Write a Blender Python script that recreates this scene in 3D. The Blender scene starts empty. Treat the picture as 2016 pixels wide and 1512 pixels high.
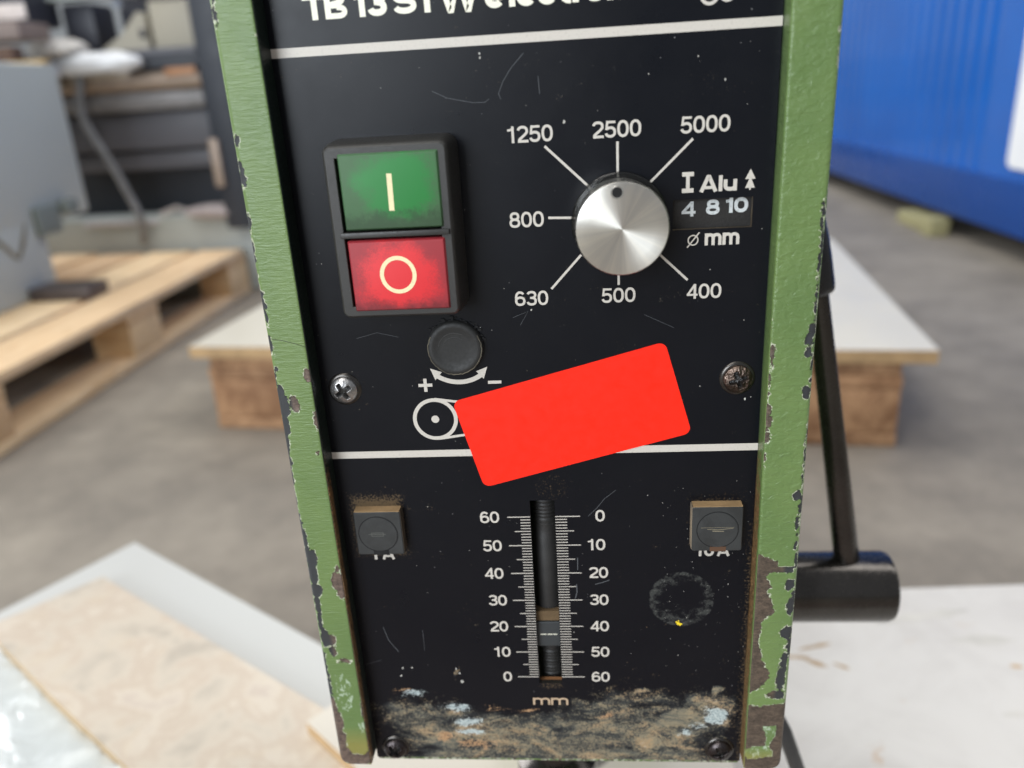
import bpy, bmesh, math, random
import numpy as np
from mathutils import Matrix, Vector

# ------------------------------------------------------------------ camera, world, lamps
SC = bpy.context.scene
COL = SC.collection
MM = 0.001
cam = bpy.data.cameras.new("camera")
cam.sensor_width = 36.0
cam.lens = 27.9
cam.clip_start = 0.01
cam.clip_end = 100.0
cam.dof.use_dof = True
cam.dof.focus_distance = 0.222
cam.dof.aperture_fstop = 8.6
camo = bpy.data.objects.new("camera", cam)
COL.objects.link(camo)
camo.matrix_world = Matrix(((0.99600487, 0.02848019, 0.08463557, 0.01198),
                            (0.06896819, 0.3567141, -0.93166434, -0.20911),
                            (-0.05672468, 0.93377938, 0.35332475, 0.18233),
                            (0, 0, 0, 1)))
SC.camera = camo

world = bpy.data.worlds.new("World")
SC.world = world
world.use_nodes = True
wb = world.node_tree.nodes["Background"]
wb.inputs[0].default_value = (0.88, 0.92, 1.0, 1)
wb.inputs[1].default_value = 0.36
SC.view_settings.view_transform = 'Standard'
SC.view_settings.look = 'None'
SC.view_settings.exposure = 0.0
SC.view_settings.gamma = 1.0

def area(name, loc, target, sx, sy, power, colour):
    l = bpy.data.lights.new(name, 'AREA')
    l.shape = 'RECTANGLE'; l.size = sx; l.size_y = sy
    l.energy = power; l.color = colour
    o = bpy.data.objects.new(name, l); COL.objects.link(o)
    o.location = loc
    d = Vector(target) - Vector(loc)
    o.rotation_euler = d.to_track_quat('-Z', 'Y').to_euler()
    return o
area("west_window_lamp", (-5.2, 2.2, 2.3), (0, 1.0, -0.4), 2.6, 1.8, 210, (0.97, 0.98, 1.0))
area("skylight_lamp", (-1.6, 0.8, 4.6), (0, 1.4, 0), 5.0, 2.2, 105, (1.0, 0.97, 0.92))
area("east_fill_lamp", (2.6, 1.2, 4.6), (-0.6, 1.6, 0), 2.0, 4.0, 150, (1.0, 0.98, 0.95))  # added fill to brighten the cabinet's right-facing side, no known source
area("hall_gate_lamp", (-1.9, -3.7, 1.1), (0, 0, 0.1), 2.2, 2.2, 170, (0.86, 0.93, 1.0))
area("far_wall_fill_lamp", (-1.5, 8.2, 5.6), (-1.5, 10.5, 1.0), 6.0, 2.0, 560, (0.95, 0.98, 1.0))  # added to light the far wall so the container paint reflects it brighter
area("rear_skylight_lamp", (-1.5, -2.2, 3.4), (0, 0.4, 0), 2.4, 1.6, 62, (1.0, 0.98, 0.94))

# ------------------------------------------------------------------ small helpers
def lin(r, g, b):
    f = lambda c: (c / 255 / 12.92) if c / 255 <= 0.04045 else ((c / 255 + 0.055) / 1.055) ** 2.4
    return (f(r), f(g), f(b), 1.0)

class NT:
    """tiny node-tree writer"""
    def __init__(s, name):
        s.m = bpy.data.materials.new(name); s.m.use_nodes = True
        s.t = s.m.node_tree; s.n = s.t.nodes; s.l = s.t.links
        s.b = s.n["Principled BSDF"]
    def new(s, kind, **kw):
        n = s.n.new(kind)
        for k, v in kw.items():
            setattr(n, k, v)
        return n
    def put(s, inp, v):
        if hasattr(v, 'links'): s.l.new(v, inp)
        else: inp.default_value = v
    def set(s, **kw):
        names = dict(col='Base Color', rough='Roughness', metal='Metallic', normal='Normal', spec='Specular IOR Level',
                     trans='Transmission Weight', ior='IOR', coat='Coat Weight', coatr='Coat Roughness', aniso='Anisotropic',
                     tangent='Tangent', alpha='Alpha', anisor='Anisotropic Rotation', sheen='Sheen Weight')
        for k, v in kw.items(): s.put(s.b.inputs[names[k]], v)
        return s.m
    def coord(s, scale=(1, 1, 1), kind='Object', rot=(0, 0, 0)):
        t = s.new('ShaderNodeTexCoord'); m = s.new('ShaderNodeMapping')
        m.inputs['Scale'].default_value = scale; m.inputs['Rotation'].default_value = rot
        s.l.new(t.outputs[kind], m.inputs[0]); return m.outputs[0]
    def noise(s, scale, detail=4, rough=0.6, vec=None, dist=0.0):
        n = s.new('ShaderNodeTexNoise'); n.inputs['Scale'].default_value = scale
        n.inputs['Detail'].default_value = detail; n.inputs['Roughness'].default_value = rough
        n.inputs['Distortion'].default_value = dist
        s.l.new(vec if vec is not None else s.coord(), n.inputs['Vector']); return n.outputs['Fac']
    def ramp(s, fac, stops, interp='LINEAR'):
        r = s.new('ShaderNodeValToRGB'); r.color_ramp.interpolation = interp
        els = r.color_ramp.elements
        while len(els) < len(stops): els.new(0.5)
        for e, (p, c) in zip(els, stops):
            e.position = p; e.color = c if hasattr(c, '__len__') else (c, c, c, 1)
        s.put(r.inputs[0], fac); return r.outputs[0]
    def mix(s, fac, a, b):
        m = s.new('ShaderNodeMix', data_type='RGBA')
        s.put(m.inputs[0], fac); s.put(m.inputs[6], a); s.put(m.inputs[7], b); return m.outputs[2]
    def math(s, op, a, b=0.0, clamp=False):
        m = s.new('ShaderNodeMath', operation=op, use_clamp=clamp)
        s.put(m.inputs[0], a); s.put(m.inputs[1], b); return m.outputs[0]
    def attr(s, name):
        a = s.new('ShaderNodeAttribute', attribute_name=name); return a.outputs['Fac']
    def bump(s, h, strength=0.3, dist=0.0003, normal=None):
        b = s.new('ShaderNodeBump'); b.inputs['Strength'].default_value = strength
        b.inputs['Distance'].default_value = dist
        s.put(b.inputs['Height'], h)
        if normal is not None: s.l.new(normal, b.inputs['Normal'])
        return b.outputs[0]
    def step(s, v, lo, hi):
        m = s.new('ShaderNodeMapRange'); m.interpolation_type = 'SMOOTHSTEP'
        s.put(m.inputs['Value'], v); m.inputs['From Min'].default_value = lo; m.inputs['From Max'].default_value = hi
        return m.outputs[0]

def mobj(name, verts, faces, mat, parent=None, smooth=False, scale=MM):
    me = bpy.data.meshes.new(name)
    v = np.asarray(verts, dtype=float) * scale
    me.from_pydata(v.tolist(), [], faces)
    me.materials.append(mat)
    if smooth: me.polygons.foreach_set('use_smooth', [True] * len(me.polygons))
    me.update()
    o = bpy.data.objects.new(name, me); COL.objects.link(o)
    if parent is not None: o.parent = parent
    return o

def empty(name, label=None, cat=None, loc=(0, 0, 0), rz=0.0, group=None):
    o = bpy.data.objects.new(name, None); COL.objects.link(o)
    o.empty_display_size = 0.05
    o.location = [c * MM for c in loc]; o.rotation_euler = (0, 0, rz)
    return tag(o, label, cat, group)

def tag(o, label=None, cat=None, group=None, kind=None):
    if label: o['label'] = label
    if cat: o['category'] = cat
    if group: o['group'] = group
    if kind: o['kind'] = kind
    return o

class Acc:
    """collects shapes (millimetres) for ONE mesh object"""
    def __init__(s): s.v = []; s.f = []
    def add(s, v, f):
        n = len(s.v); s.v += [tuple(p) for p in v]; s.f += [tuple(i + n for i in q) for q in f]; return s
    def box(s, x0, x1, y0, y1, z0, z1, b=0.0):
        if b <= 0:
            v = [(x0, y0, z0), (x1, y0, z0), (x1, y1, z0), (x0, y1, z0), (x0, y0, z1), (x1, y0, z1), (x1, y1, z1), (x0, y1, z1)]
            f = [(0, 3, 2, 1), (4, 5, 6, 7), (0, 1, 5, 4), (1, 2, 6, 5), (2, 3, 7, 6), (3, 0, 4, 7)]
            return s.add(v, f)
        bm = bmesh.new(); bmesh.ops.create_cube(bm, size=1)
        for q in bm.verts:
            q.co = Vector(((x0 + x1) / 2 + q.co.x * (x1 - x0), (y0 + y1) / 2 + q.co.y * (y1 - y0), (z0 + z1) / 2 + q.co.z * (z1 - z0)))
        bmesh.ops.bevel(bm, geom=bm.edges[:], offset=b, segments=2, affect='EDGES', profile=0.6)
        bm.verts.index_update()
        s.add([q.co[:] for q in bm.verts], [[q.index for q in f.verts] for f in bm.faces]); bm.free(); return s
    def lathe(s, prof, centre, axis='y', seg=48, cap0=True, cap1=True):
        """prof: list of (radius, along)"""
        v = []; f = []
        for r, a in prof:
            for k in range(seg):
                t = 2 * math.pi * k / seg
                p, q = r * math.cos(t), r * math.sin(t)
                if axis == 'y': c = (p, a, q)
                elif axis == 'x': c = (a, p, q)
                else: c = (p, q, a)
                v.append((centre[0] + c[0], centre[1] + c[1], centre[2] + c[2]))
        for i in range(len(prof) - 1):
            for k in range(seg):
                k2 = (k + 1) % seg
                f.append((i * seg + k, i * seg + k2, (i + 1) * seg + k2, (i + 1) * seg + k))
        if cap0: f.append(tuple(range(seg))[::-1])
        if cap1: f.append(tuple((len(prof) - 1) * seg + k for k in range(seg)))
        return s.add(v, f)
    def tube(s, pts, rad, seg=12):
        pts = [Vector(p) for p in pts]; n = len(pts)
        rr = rad if hasattr(rad, '__len__') else [rad] * n
        v = []; f = []; ref = Vector((0.13, 0.31, 0.94)).normalized()
        for i, p in enumerate(pts):
            t = (pts[min(i + 1, n - 1)] - pts[max(i - 1, 0)]).normalized()
            a = t.cross(ref).normalized(); b = t.cross(a)
            for k in range(seg):
                w = 2 * math.pi * k / seg
                v.append(p + a * (rr[i] * math.cos(w)) + b * (rr[i] * math.sin(w)))
        for i in range(n - 1):
            for k in range(seg):
                k2 = (k + 1) % seg
                f.append((i * seg + k, (i + 1) * seg + k, (i + 1) * seg + k2, i * seg + k2))
        f.append(tuple(range(seg))); f.append(tuple((n - 1) * seg + k for k in range(seg))[::-1])
        return s.add([tuple(q) for q in v], f)
    def rings(s, rect, r, prof, close=True, n=6, back=False):
        """rounded rectangle rect=(x0,x1,z0,z1) lofted through prof=[(inset, y)...]; close = cap the last ring"""
        x0, x1, z0, z1 = rect; v = []; f = []
        m = 4 * (n + 1)
        for ins, y in prof:
            q = max(r - ins, 0.15)
            for cx, cz, a0 in ((x1 - ins - q, z1 - ins - q, 0), (x0 + ins + q, z1 - ins - q, 90), (x0 + ins + q, z0 + ins + q, 180), (x1 - ins - q, z0 + ins + q, 270)):
                for k in range(n + 1):
                    a = math.radians(a0 + 90 * k / n); v.append((cx + q * math.cos(a), y, cz + q * math.sin(a)))
        for i in range(len(prof) - 1):
            for k in range(m):
                k2 = (k + 1) % m; f.append((i * m + k, i * m + k2, (i + 1) * m + k2, (i + 1) * m + k))
        if close: f.append(tuple((len(prof) - 1) * m + k for k in range(m)))
        if back: f.append(tuple(range(m))[::-1])
        return s.add(v, f)
    def build(s, name, mat, parent=None, smooth=False, auto=None):
        o = mobj(name, s.v, s.f, mat, parent, smooth)
        if auto is not None: shade(o, auto)
        return o

def shade(o, deg=35):
    me = o.data
    bm = bmesh.new(); bm.from_mesh(me)
    bmesh.ops.recalc_face_normals(bm, faces=bm.faces)
    lim = math.radians(deg)
    for f in bm.faces: f.smooth = True
    for e in bm.edges:
        if len(e.link_faces) == 2 and e.calc_face_angle(0) > lim: e.smooth = False
    bm.to_mesh(me); bm.free()
    return o

# value noise in numpy (for the masks that follow the photographed wear)
def vnoise(x, y, seed=0):
    x = np.asarray(x, float); y = np.asarray(y, float)
    xi = np.floor(x).astype(np.int64); yi = np.floor(y).astype(np.int64)
    fx = x - xi; fy = y - yi
    fx = fx * fx * (3 - 2 * fx); fy = fy * fy * (3 - 2 * fy)
    def h(a, b):
        n = (a * 374761393 + b * 668265263 + seed * 974711) & 0xFFFFFFFF
        n = ((n ^ (n >> 13)) * 1274126177) & 0xFFFFFFFF
        return ((n ^ (n >> 16)) & 0xFFFF) / 65535.0
    return (h(xi, yi) * (1 - fx) + h(xi + 1, yi) * fx) * (1 - fy) + (h(xi, yi + 1) * (1 - fx) + h(xi + 1, yi + 1) * fx) * fy
def fbm(x, y, seed=0, o=4):
    s = 0; a = 0.5
    for k in range(o):
        s = s + a * (vnoise(x * 2 ** k, y * 2 ** k, seed + k) - 0.5); a *= 0.55
    return s
def ell(X, Z, c):
    x, z, rx, rz = c
    m = min(rx, rz)
    return (1 - np.sqrt(((X - x) / rx) ** 2 + ((Z - z) / rz) ** 2)) * m
def polyd(X, Z, P):
    """signed distance to polygon, positive inside"""
    d = np.full(X.shape, 1e9); ins = np.zeros(X.shape, bool)
    n = len(P)
    for i in range(n):
        ax, az = P[i]; bx, bz = P[(i + 1) % n]
        ex, ez = bx - ax, bz - az; wx, wz = X - ax, Z - az
        t = np.clip((wx * ex + wz * ez) / (ex * ex + ez * ez), 0, 1)
        d = np.minimum(d, np.hypot(wx - ex * t, wz - ez * t))
        c = ((az <= Z) & (bz > Z)) | ((bz <= Z) & (az > Z))
        if abs(ez) > 1e-9:
            xi = ax + (Z - az) / ez * ex
            ins ^= c & (X < xi)
    return np.where(ins, d, -d)
def add_attr(me, name, vals):
    a = me.attributes.new(name, 'FLOAT', 'POINT'); a.data.foreach_set('value', np.asarray(vals, dtype=np.float32))

def gridfaces(nu, nv, keep=None):
    i = np.arange(nu - 1)[:, None]; j = np.arange(nv - 1)[None, :]
    a = i * nv + j
    q = np.stack([a, a + nv, a + nv + 1, a + 1], -1).reshape(-1, 4)
    if keep is not None: q = q[keep.reshape(-1)]
    return q.tolist()

# ------------------------------------------------------------------ materials
def simple(name, col, rough=0.5, metal=0.0, bump=0.0, bscale=400, var=0.12, spec=0.5, coat=0.0):
    t = NT(name)
    n = t.noise(bscale, 5, 0.6)
    big = t.noise(bscale * 0.08, 4, 0.6)
    c2 = tuple(c * (1 - 2 * var) for c in col[:3]) + (1,)
    cc = t.mix(t.step(big, 0.35, 0.7), col, c2)
    r = t.ramp(n, [(0.3, max(rough - 0.08, 0.02)), (0.7, min(rough + 0.1, 1))])
    t.set(col=cc, rough=r, metal=metal, spec=spec, coat=coat)
    if bump > 0: t.set(normal=t.bump(n, 0.5, bump))
    return t.m

def paint_green(name, brushed):
    t = NT(name)
    chip = t.attr('chip'); worn = t.attr('worn')
    fine = t.noise(900, 4, 0.7); fine2 = t.noise(2600, 3, 0.6)
    c = t.math('ADD', chip, t.math('MULTIPLY', t.math('SUBTRACT', fine, 0.5), 1.6))
    bare = t.step(c, -0.02, 0.12)
    rim = t.math('MULTIPLY', t.step(c, -0.28, -0.14), t.math('SUBTRACT', 1.0, t.step(c, 0.0, 0.12)))
    rim = t.math('MULTIPLY', rim, t.step(t.noise(420, 4, 0.7), 0.46, 0.56))
    # green enamel with grime and slight hue variation
    big = t.noise(26, 5, 0.6)
    g = t.mix(t.step(big, 0.3, 0.75), lin(94, 119, 68), lin(109, 132, 76))
    gr = t.noise(160, 6, 0.75)
    g = t.mix(t.math('MULTIPLY', t.step(gr, 0.58, 0.80), 0.45), g, lin(74, 92, 58))
    # fine horizontal brush grime
    st = t.noise(60, 4, 0.7, t.coord((1, 1, 42)))
    g = t.mix(t.math('MULTIPLY', t.step(st, 0.55, 0.78), 0.34 if brushed else 0.10), g, lin(84, 112, 58))
    # worn pale patches
    wn = t.math('ADD', worn, t.math('MULTIPLY', t.math('SUBTRACT', t.noise(420, 5, 0.75, t.coord((1, 1, 0.55))), 0.5), 2.6))
    g = t.mix(t.math('MULTIPLY', t.step(wn, 0.35, 0.62), 0.85), g, lin(176, 192, 168))
    tint = t.attr('tint')
    g = t.mix(t.math('MULTIPLY', tint, 0.6, True), g, lin(150, 134, 66))
    # bare cast metal
    mt = t.noise(520, 6, 0.8, t.coord((1, 1, 1.7)))
    base = t.mix(t.step(mt, 0.3, 0.72), lin(74, 63, 57), lin(128, 110, 98))
    if not brushed:
        base = t.mix(t.step(mt, 0.3, 0.72), lin(66, 58, 50), lin(112, 97, 83))
    edge = t.attr('edge')
    base = t.mix(edge, base, lin(58, 60, 62))
    col = t.mix(bare, g, base)
    col = t.mix(t.math('MULTIPLY', rim, 0.8), col, lin(206, 208, 186))
    col = t.mix(t.attr('gap_shade'), col, lin(25, 36, 31))  # painted shade on the inner cheek walls
    rust = t.attr('rust')
    rn = t.math('ADD', rust, t.math('MULTIPLY', t.math('SUBTRACT', t.noise(700, 5, 0.8), 0.5), 0.9))
    rc = t.mix(t.step(t.noise(1500, 3, 0.7), 0.4, 0.65), lin(92, 70, 46), lin(160, 122, 82))
    col = t.mix(t.step(rn, 0.42, 0.62), col, rc)
    # relief: orange peel, brush marks, chip depth
    op = t.noise(380 if not brushed else 420, 3, 0.55, t.coord((1, 1, 1.6) if not brushed else (0.6, 1, 2.4)), 0.6)
    bs = t.noise(110, 4, 0.7, t.coord((1, 1, 26)))
    h = t.math('ADD', t.math('MULTIPLY', op, 0.4 if brushed else 1.0), t.math('MULTIPLY', bs, 0.22 if brushed else 0.1))
    h = t.math('MULTIPLY', h, t.math('SUBTRACT', 1.0, t.math('MULTIPLY', bare, 0.75)))
    h = t.math('ADD', h, t.math('MULTIPLY', fine2, 0.10))
    h = t.math('SUBTRACT', h, t.math('MULTIPLY', bare, 0.8))
    nb = t.bump(h, 0.9, 0.0005)
    r = t.mix(bare, t.ramp(gr, [(0.3, 0.27), (0.75, 0.48)]), (0.55, 0.55, 0.55, 1))
    return t.set(col=col, rough=r, normal=nb, metal=t.math('MULTIPLY', bare, 0.35), spec=0.55)

def panel_mat():
    t = NT("black_panel_enamel")
    dirt = t.attr('dirt'); blue = t.attr('blue'); orange = t.attr('orange'); dust = t.attr('dust'); ring = t.attr('ring')
    base = t.mix(t.step(t.noise(18, 5, 0.6), 0.35, 0.7), lin(8, 11, 18), lin(12, 14, 20))
    # smeared deposits
    vec = t.coord((1, 1, 2.3))
    n1 = t.noise(250, 9, 0.85, t.coord((1, 1, 1.5)), 0.5); n2 = t.noise(62, 5, 0.65, vec, 1.2); n3 = t.noise(1300, 4, 0.8)
    f = t.math('ADD', t.math('MULTIPLY', t.math('SUBTRACT', n1, 0.5), 3.6), t.math('MULTIPLY', t.math('SUBTRACT', n2, 0.5), 2.6))
    f = t.math('ADD', f, t.math('MULTIPLY', t.math('SUBTRACT', n3, 0.5), 3.6))
    dm = t.step(t.math('ADD', dirt, f), 0.36, 1.25)
    dcol = t.ramp(t.noise(60, 9, 0.8, vec, 0.8), [(0.36, lin(80, 84, 80)), (0.45, lin(128, 122, 104)), (0.52, lin(156, 142, 114)), (0.58, lin(172, 144, 108)), (0.66, lin(186, 172, 146))])
    film = t.step(t.math('ADD', dirt, t.math('MULTIPLY', t.math('SUBTRACT', n2, 0.5), 2.2)), 0.1, 0.9)
    col = t.mix(t.math('MULTIPLY', film, 0.62), base, lin(72, 76, 76))
    col = t.mix(t.math('MULTIPLY', dm, 0.85), col, dcol)
    om = t.step(t.math('ADD', orange, t.math('MULTIPLY', f, 1.5)), 0.3, 1.0)
    col = t.mix(t.math('MULTIPLY', om, 0.9), col, t.mix(t.step(n3, 0.4, 0.6), lin(150, 114, 80), lin(184, 148, 112)))
    bm_ = t.step(t.math('ADD', blue, t.math('MULTIPLY', f, 1.7)), 0.25, 1.1)
    col = t.mix(t.math('MULTIPLY', bm_, 0.9), col, t.mix(t.step(n3, 0.4, 0.62), lin(140, 156, 158), lin(198, 208, 206)))
    # fine brown dust
    sp = t.math('ADD', dust, t.math('MULTIPLY', t.math('SUBTRACT', n3, 0.5), 3.2))
    col = t.mix(t.math('MULTIPLY', t.step(sp, 0.5, 0.95), 0.55), col, lin(112, 94, 70))
    # residue left by a round sticker
    rm = t.math('ADD', ring, t.math('MULTIPLY', t.math('SUBTRACT', n1, 0.5), 4.5))
    col = t.mix(t.math('MULTIPLY', t.step(rm, 0.42, 0.9), 0.75), col, t.mix(t.step(n3, 0.55, 0.7), lin(66, 68, 66), lin(138, 138, 132)))
    # pin-prick specks
    v = t.new('ShaderNodeTexVoronoi'); v.inputs['Scale'].default_value = 260; t.l.new(t.coord(), v.inputs['Vector'])
    sm = t.math('MULTIPLY', t.math('LESS_THAN', v.outputs['Distance'], 0.045), t.step(t.noise(30, 3), 0.5, 0.62))
    col = t.mix(t.math('MULTIPLY', sm, 0.55), col, lin(150, 150, 150))
    rg = t.ramp(t.noise(24, 6, 0.7), [(0.35, 0.27), (0.65, 0.36)])
    mk = t.math('MAXIMUM', dm, t.math('MAXIMUM', om, bm_))
    rg = t.mix(t.math('MAXIMUM', mk, t.math('MULTIPLY', film, 0.4)), rg, (0.75, 0.75, 0.75, 1))
    nb = t.bump(t.math('ADD', t.math('MULTIPLY', mk, 0.6), t.math('MULTIPLY', n3, 0.12)), 0.35, 0.0002)
    return t.set(col=col, rough=rg, normal=nb, spec=0.23)

def print_mat(name, col, worn=0.0):
    t = NT(name)
    n = t.noise(1500, 4, 0.7)
    c = t.mix(t.math('MULTIPLY', t.step(n, 0.50, 0.75), 0.35 + worn), col, tuple(c * 0.45 for c in col[:3]) + (1,))
    if worn > 0:
        k = t.step(t.noise(900, 4, 0.7), 0.56, 0.66)
        c = t.mix(t.math('MULTIPLY', k, worn * 1.4, True), c, lin(60, 60, 58))
    return t.set(col=c, rough=0.42)

def wood(name, c1, c2, axis=0, grime=0.25):
    t = NT(name)
    oi = t.new('ShaderNodeObjectInfo')
    sc = [9, 9, 9]; sc[axis] = 0.8
    tc = t.new('ShaderNodeTexCoord'); mp = t.new('ShaderNodeMapping'); mp.inputs['Scale'].default_value = sc
    off = t.new('ShaderNodeVectorMath', operation='SCALE'); off.inputs[0].default_value = (7.3, 3.1, 5.7)
    t.l.new(oi.outputs['Random'], off.inputs['Scale'])
    ad = t.new('ShaderNodeVectorMath', operation='ADD'); t.l.new(tc.outputs['Object'], ad.inputs[0]); t.l.new(off.outputs[0], ad.inputs[1])
    t.l.new(ad.outputs[0], mp.inputs[0])
    g = t.noise(4.5, 6, 0.65, mp.outputs[0], 1.3)
    col = t.ramp(g, [(0.28, c1), (0.5, c2), (0.62, c1), (0.8, c2)])
    dk = t.noise(7, 5, 0.7, ad.outputs[0])
    col = t.mix(t.math('MULTIPLY', t.step(dk, 0.42, 0.62), grime), col, lin(96, 66, 44))
    v = t.math('MULTIPLY', oi.outputs['Random'], 0.35)
    col = t.mix(v, col, lin(176, 120, 78))
    return t.set(col=col, rough=0.7, normal=t.bump(g, 0.3, 0.002))

M_gl = paint_green("green_enamel_brushed", True)
M_gr = paint_green("green_enamel_peel", False)
M_cast = simple("green_casting_enamel", lin(118, 150, 86), 0.4, bump=0.0004, bscale=250)
M_panel = panel_mat()
M_dark = simple("dark_interior", lin(14, 14, 15), 0.8)
M_blkplas = simple("black_plastic", lin(48, 47, 45), 0.42, bump=0.00004, bscale=1600, var=0.1)
M_blkmetal = simple("blackened_steel", lin(74, 71, 68), 0.22, 0.85, bscale=500, var=0.15)
M_blkrod = simple("black_oxide_rod", lin(50, 49, 48), 0.5, 0.3, bump=0.00006, bscale=1500)
M_print = print_mat("print_white", lin(200, 194, 184))
M_print2 = print_mat("print_title_ivory", lin(236, 234, 214))
M_wheelprint = print_mat("print_counter_grey", lin(206, 210, 210), 0.35)
M_sticker = simple("fluorescent_red_sticker", (0.98, 0.018, 0.003, 1), 0.42, var=0.02, bscale=300, spec=0.35)
M_rubber = simple("black_rubber", lin(36, 36, 35), 0.6, bump=0.0001, bscale=1300)
M_steel = simple("screw_steel", lin(190, 188, 186), 0.3, 0.9, bump=0.0001, bscale=1600, var=0.3)
M_steelrust = simple("screw_rusty_steel", lin(120, 104, 94), 0.34, 0.85, bump=0.0003, bscale=1300, var=0.4)
M_steeldark = simple("screw_dark_steel", lin(74, 68, 68), 0.3, 0.8, bump=0.0001, bscale=1200, var=0.3)

for m_ in (M_steel, M_steelrust, M_steeldark):
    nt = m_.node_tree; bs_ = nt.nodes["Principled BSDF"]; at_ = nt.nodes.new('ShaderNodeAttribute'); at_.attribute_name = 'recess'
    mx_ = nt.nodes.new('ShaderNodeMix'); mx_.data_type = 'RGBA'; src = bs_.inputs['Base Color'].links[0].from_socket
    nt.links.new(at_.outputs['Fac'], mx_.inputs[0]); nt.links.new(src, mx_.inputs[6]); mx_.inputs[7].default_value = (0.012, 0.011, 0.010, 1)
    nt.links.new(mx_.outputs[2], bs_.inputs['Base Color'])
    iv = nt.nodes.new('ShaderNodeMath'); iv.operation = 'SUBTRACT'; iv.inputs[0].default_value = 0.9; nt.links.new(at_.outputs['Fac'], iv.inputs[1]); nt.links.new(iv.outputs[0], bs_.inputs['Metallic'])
def knob_mat():
    t = NT("spun_aluminium")
    tc = t.new('ShaderNodeTexCoord')
    sep = t.new('ShaderNodeSeparateXYZ'); t.l.new(tc.outputs['Object'], sep.inputs[0])
    # radius about the knob axis drives concentric turning marks
    r = t.math('SQRT', t.math('ADD', t.math('POWER', sep.outputs['X'], 2.0), t.math('POWER', sep.outputs['Z'], 2.0)))
    cb = t.new('ShaderNodeCombineXYZ'); t.l.new(r, cb.inputs[0])
    n = t.noise(3600, 4, 0.8, cb.outputs[0])
    # tangent runs round the axis
    tg = t.new('ShaderNodeTangent', direction_type='RADIAL', axis='Y')
    ang = t.math('ARCTAN2', sep.outputs['Z'], sep.outputs['X'])
    cb2 = t.new('ShaderNodeCombineXYZ'); t.l.new(t.math('MULTIPLY', ang, 1.0), cb2.inputs[0])
    w = t.noise(2.6, 3, 0.7, cb2.outputs[0])
    col = t.mix(t.step(w, 0.35, 0.7), lin(206, 204, 198), lin(226, 222, 212))
    dirt = t.noise(500, 5, 0.7)
    col = t.mix(t.math('MULTIPLY', t.step(dirt, 0.62, 0.8), 0.35), col, lin(150, 142, 128))
    return t.set(col=col, metal=1.0, rough=0.33, aniso=0.85, anisor=0.25, tangent=tg.outputs[0], normal=t.bump(n, 0.18, 0.00004))
M_knob = knob_mat()
M_knobside = simple("knob_side", lin(190, 188, 182), 0.3, 0.95)
def clear_mat():
    t = NT("smoked_clear_plastic")
    return t.set(col=lin(120, 120, 118), rough=0.08, trans=0.95, ior=1.4)
M_clear = clear_mat()

def button_mat(name, col, dull, cx, cz, rx, rz):
    t = NT(name)
    tc = t.new('ShaderNodeTexCoord'); sep = t.new('ShaderNodeSeparateXYZ'); t.l.new(tc.outputs['Object'], sep.inputs[0])
    dx = t.math('DIVIDE', t.math('SUBTRACT', sep.outputs['X'], cx * MM), rx * MM)
    dz = t.math('DIVIDE', t.math('SUBTRACT', sep.outputs['Z'], cz * MM), rz * MM)
    r = t.math('SQRT', t.math('ADD', t.math('POWER', t.math('ABSOLUTE', dx), 2.2), t.math('POWER', t.math('ABSOLUTE', dz), 2.2)))
    n = t.noise(110, 6, 0.7); n2 = t.noise(2200, 4, 0.8)
    q = t.math('ADD', r, t.math('ADD', t.math('MULTIPLY', t.math('SUBTRACT', n, 0.5), 2.2), t.math('MULTIPLY', t.math('SUBTRACT', n2, 0.5), 1.1)))
    k = t.math('MULTIPLY', t.step(q, 0.7, 1.5), 0.85)
    c = t.mix(k, col, dull)
    low = t.math('MULTIPLY', t.step(t.math('ADD', t.math('MULTIPLY', dz, -0.45), t.math('MULTIPLY', t.noise(150, 6, 0.75), 1.0)), 0.82, 1.05), 0.6)
    c = t.mix(low, c, tuple(x * 0.35 for x in dull[:3]) + (1,))
    return t.set(col=c, rough=t.mix(k, (0.5, 0.5, 0.5, 1), (0.6, 0.6, 0.6, 1)), spec=0.5, normal=t.bump(n2, 0.2, 0.00003))

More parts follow.
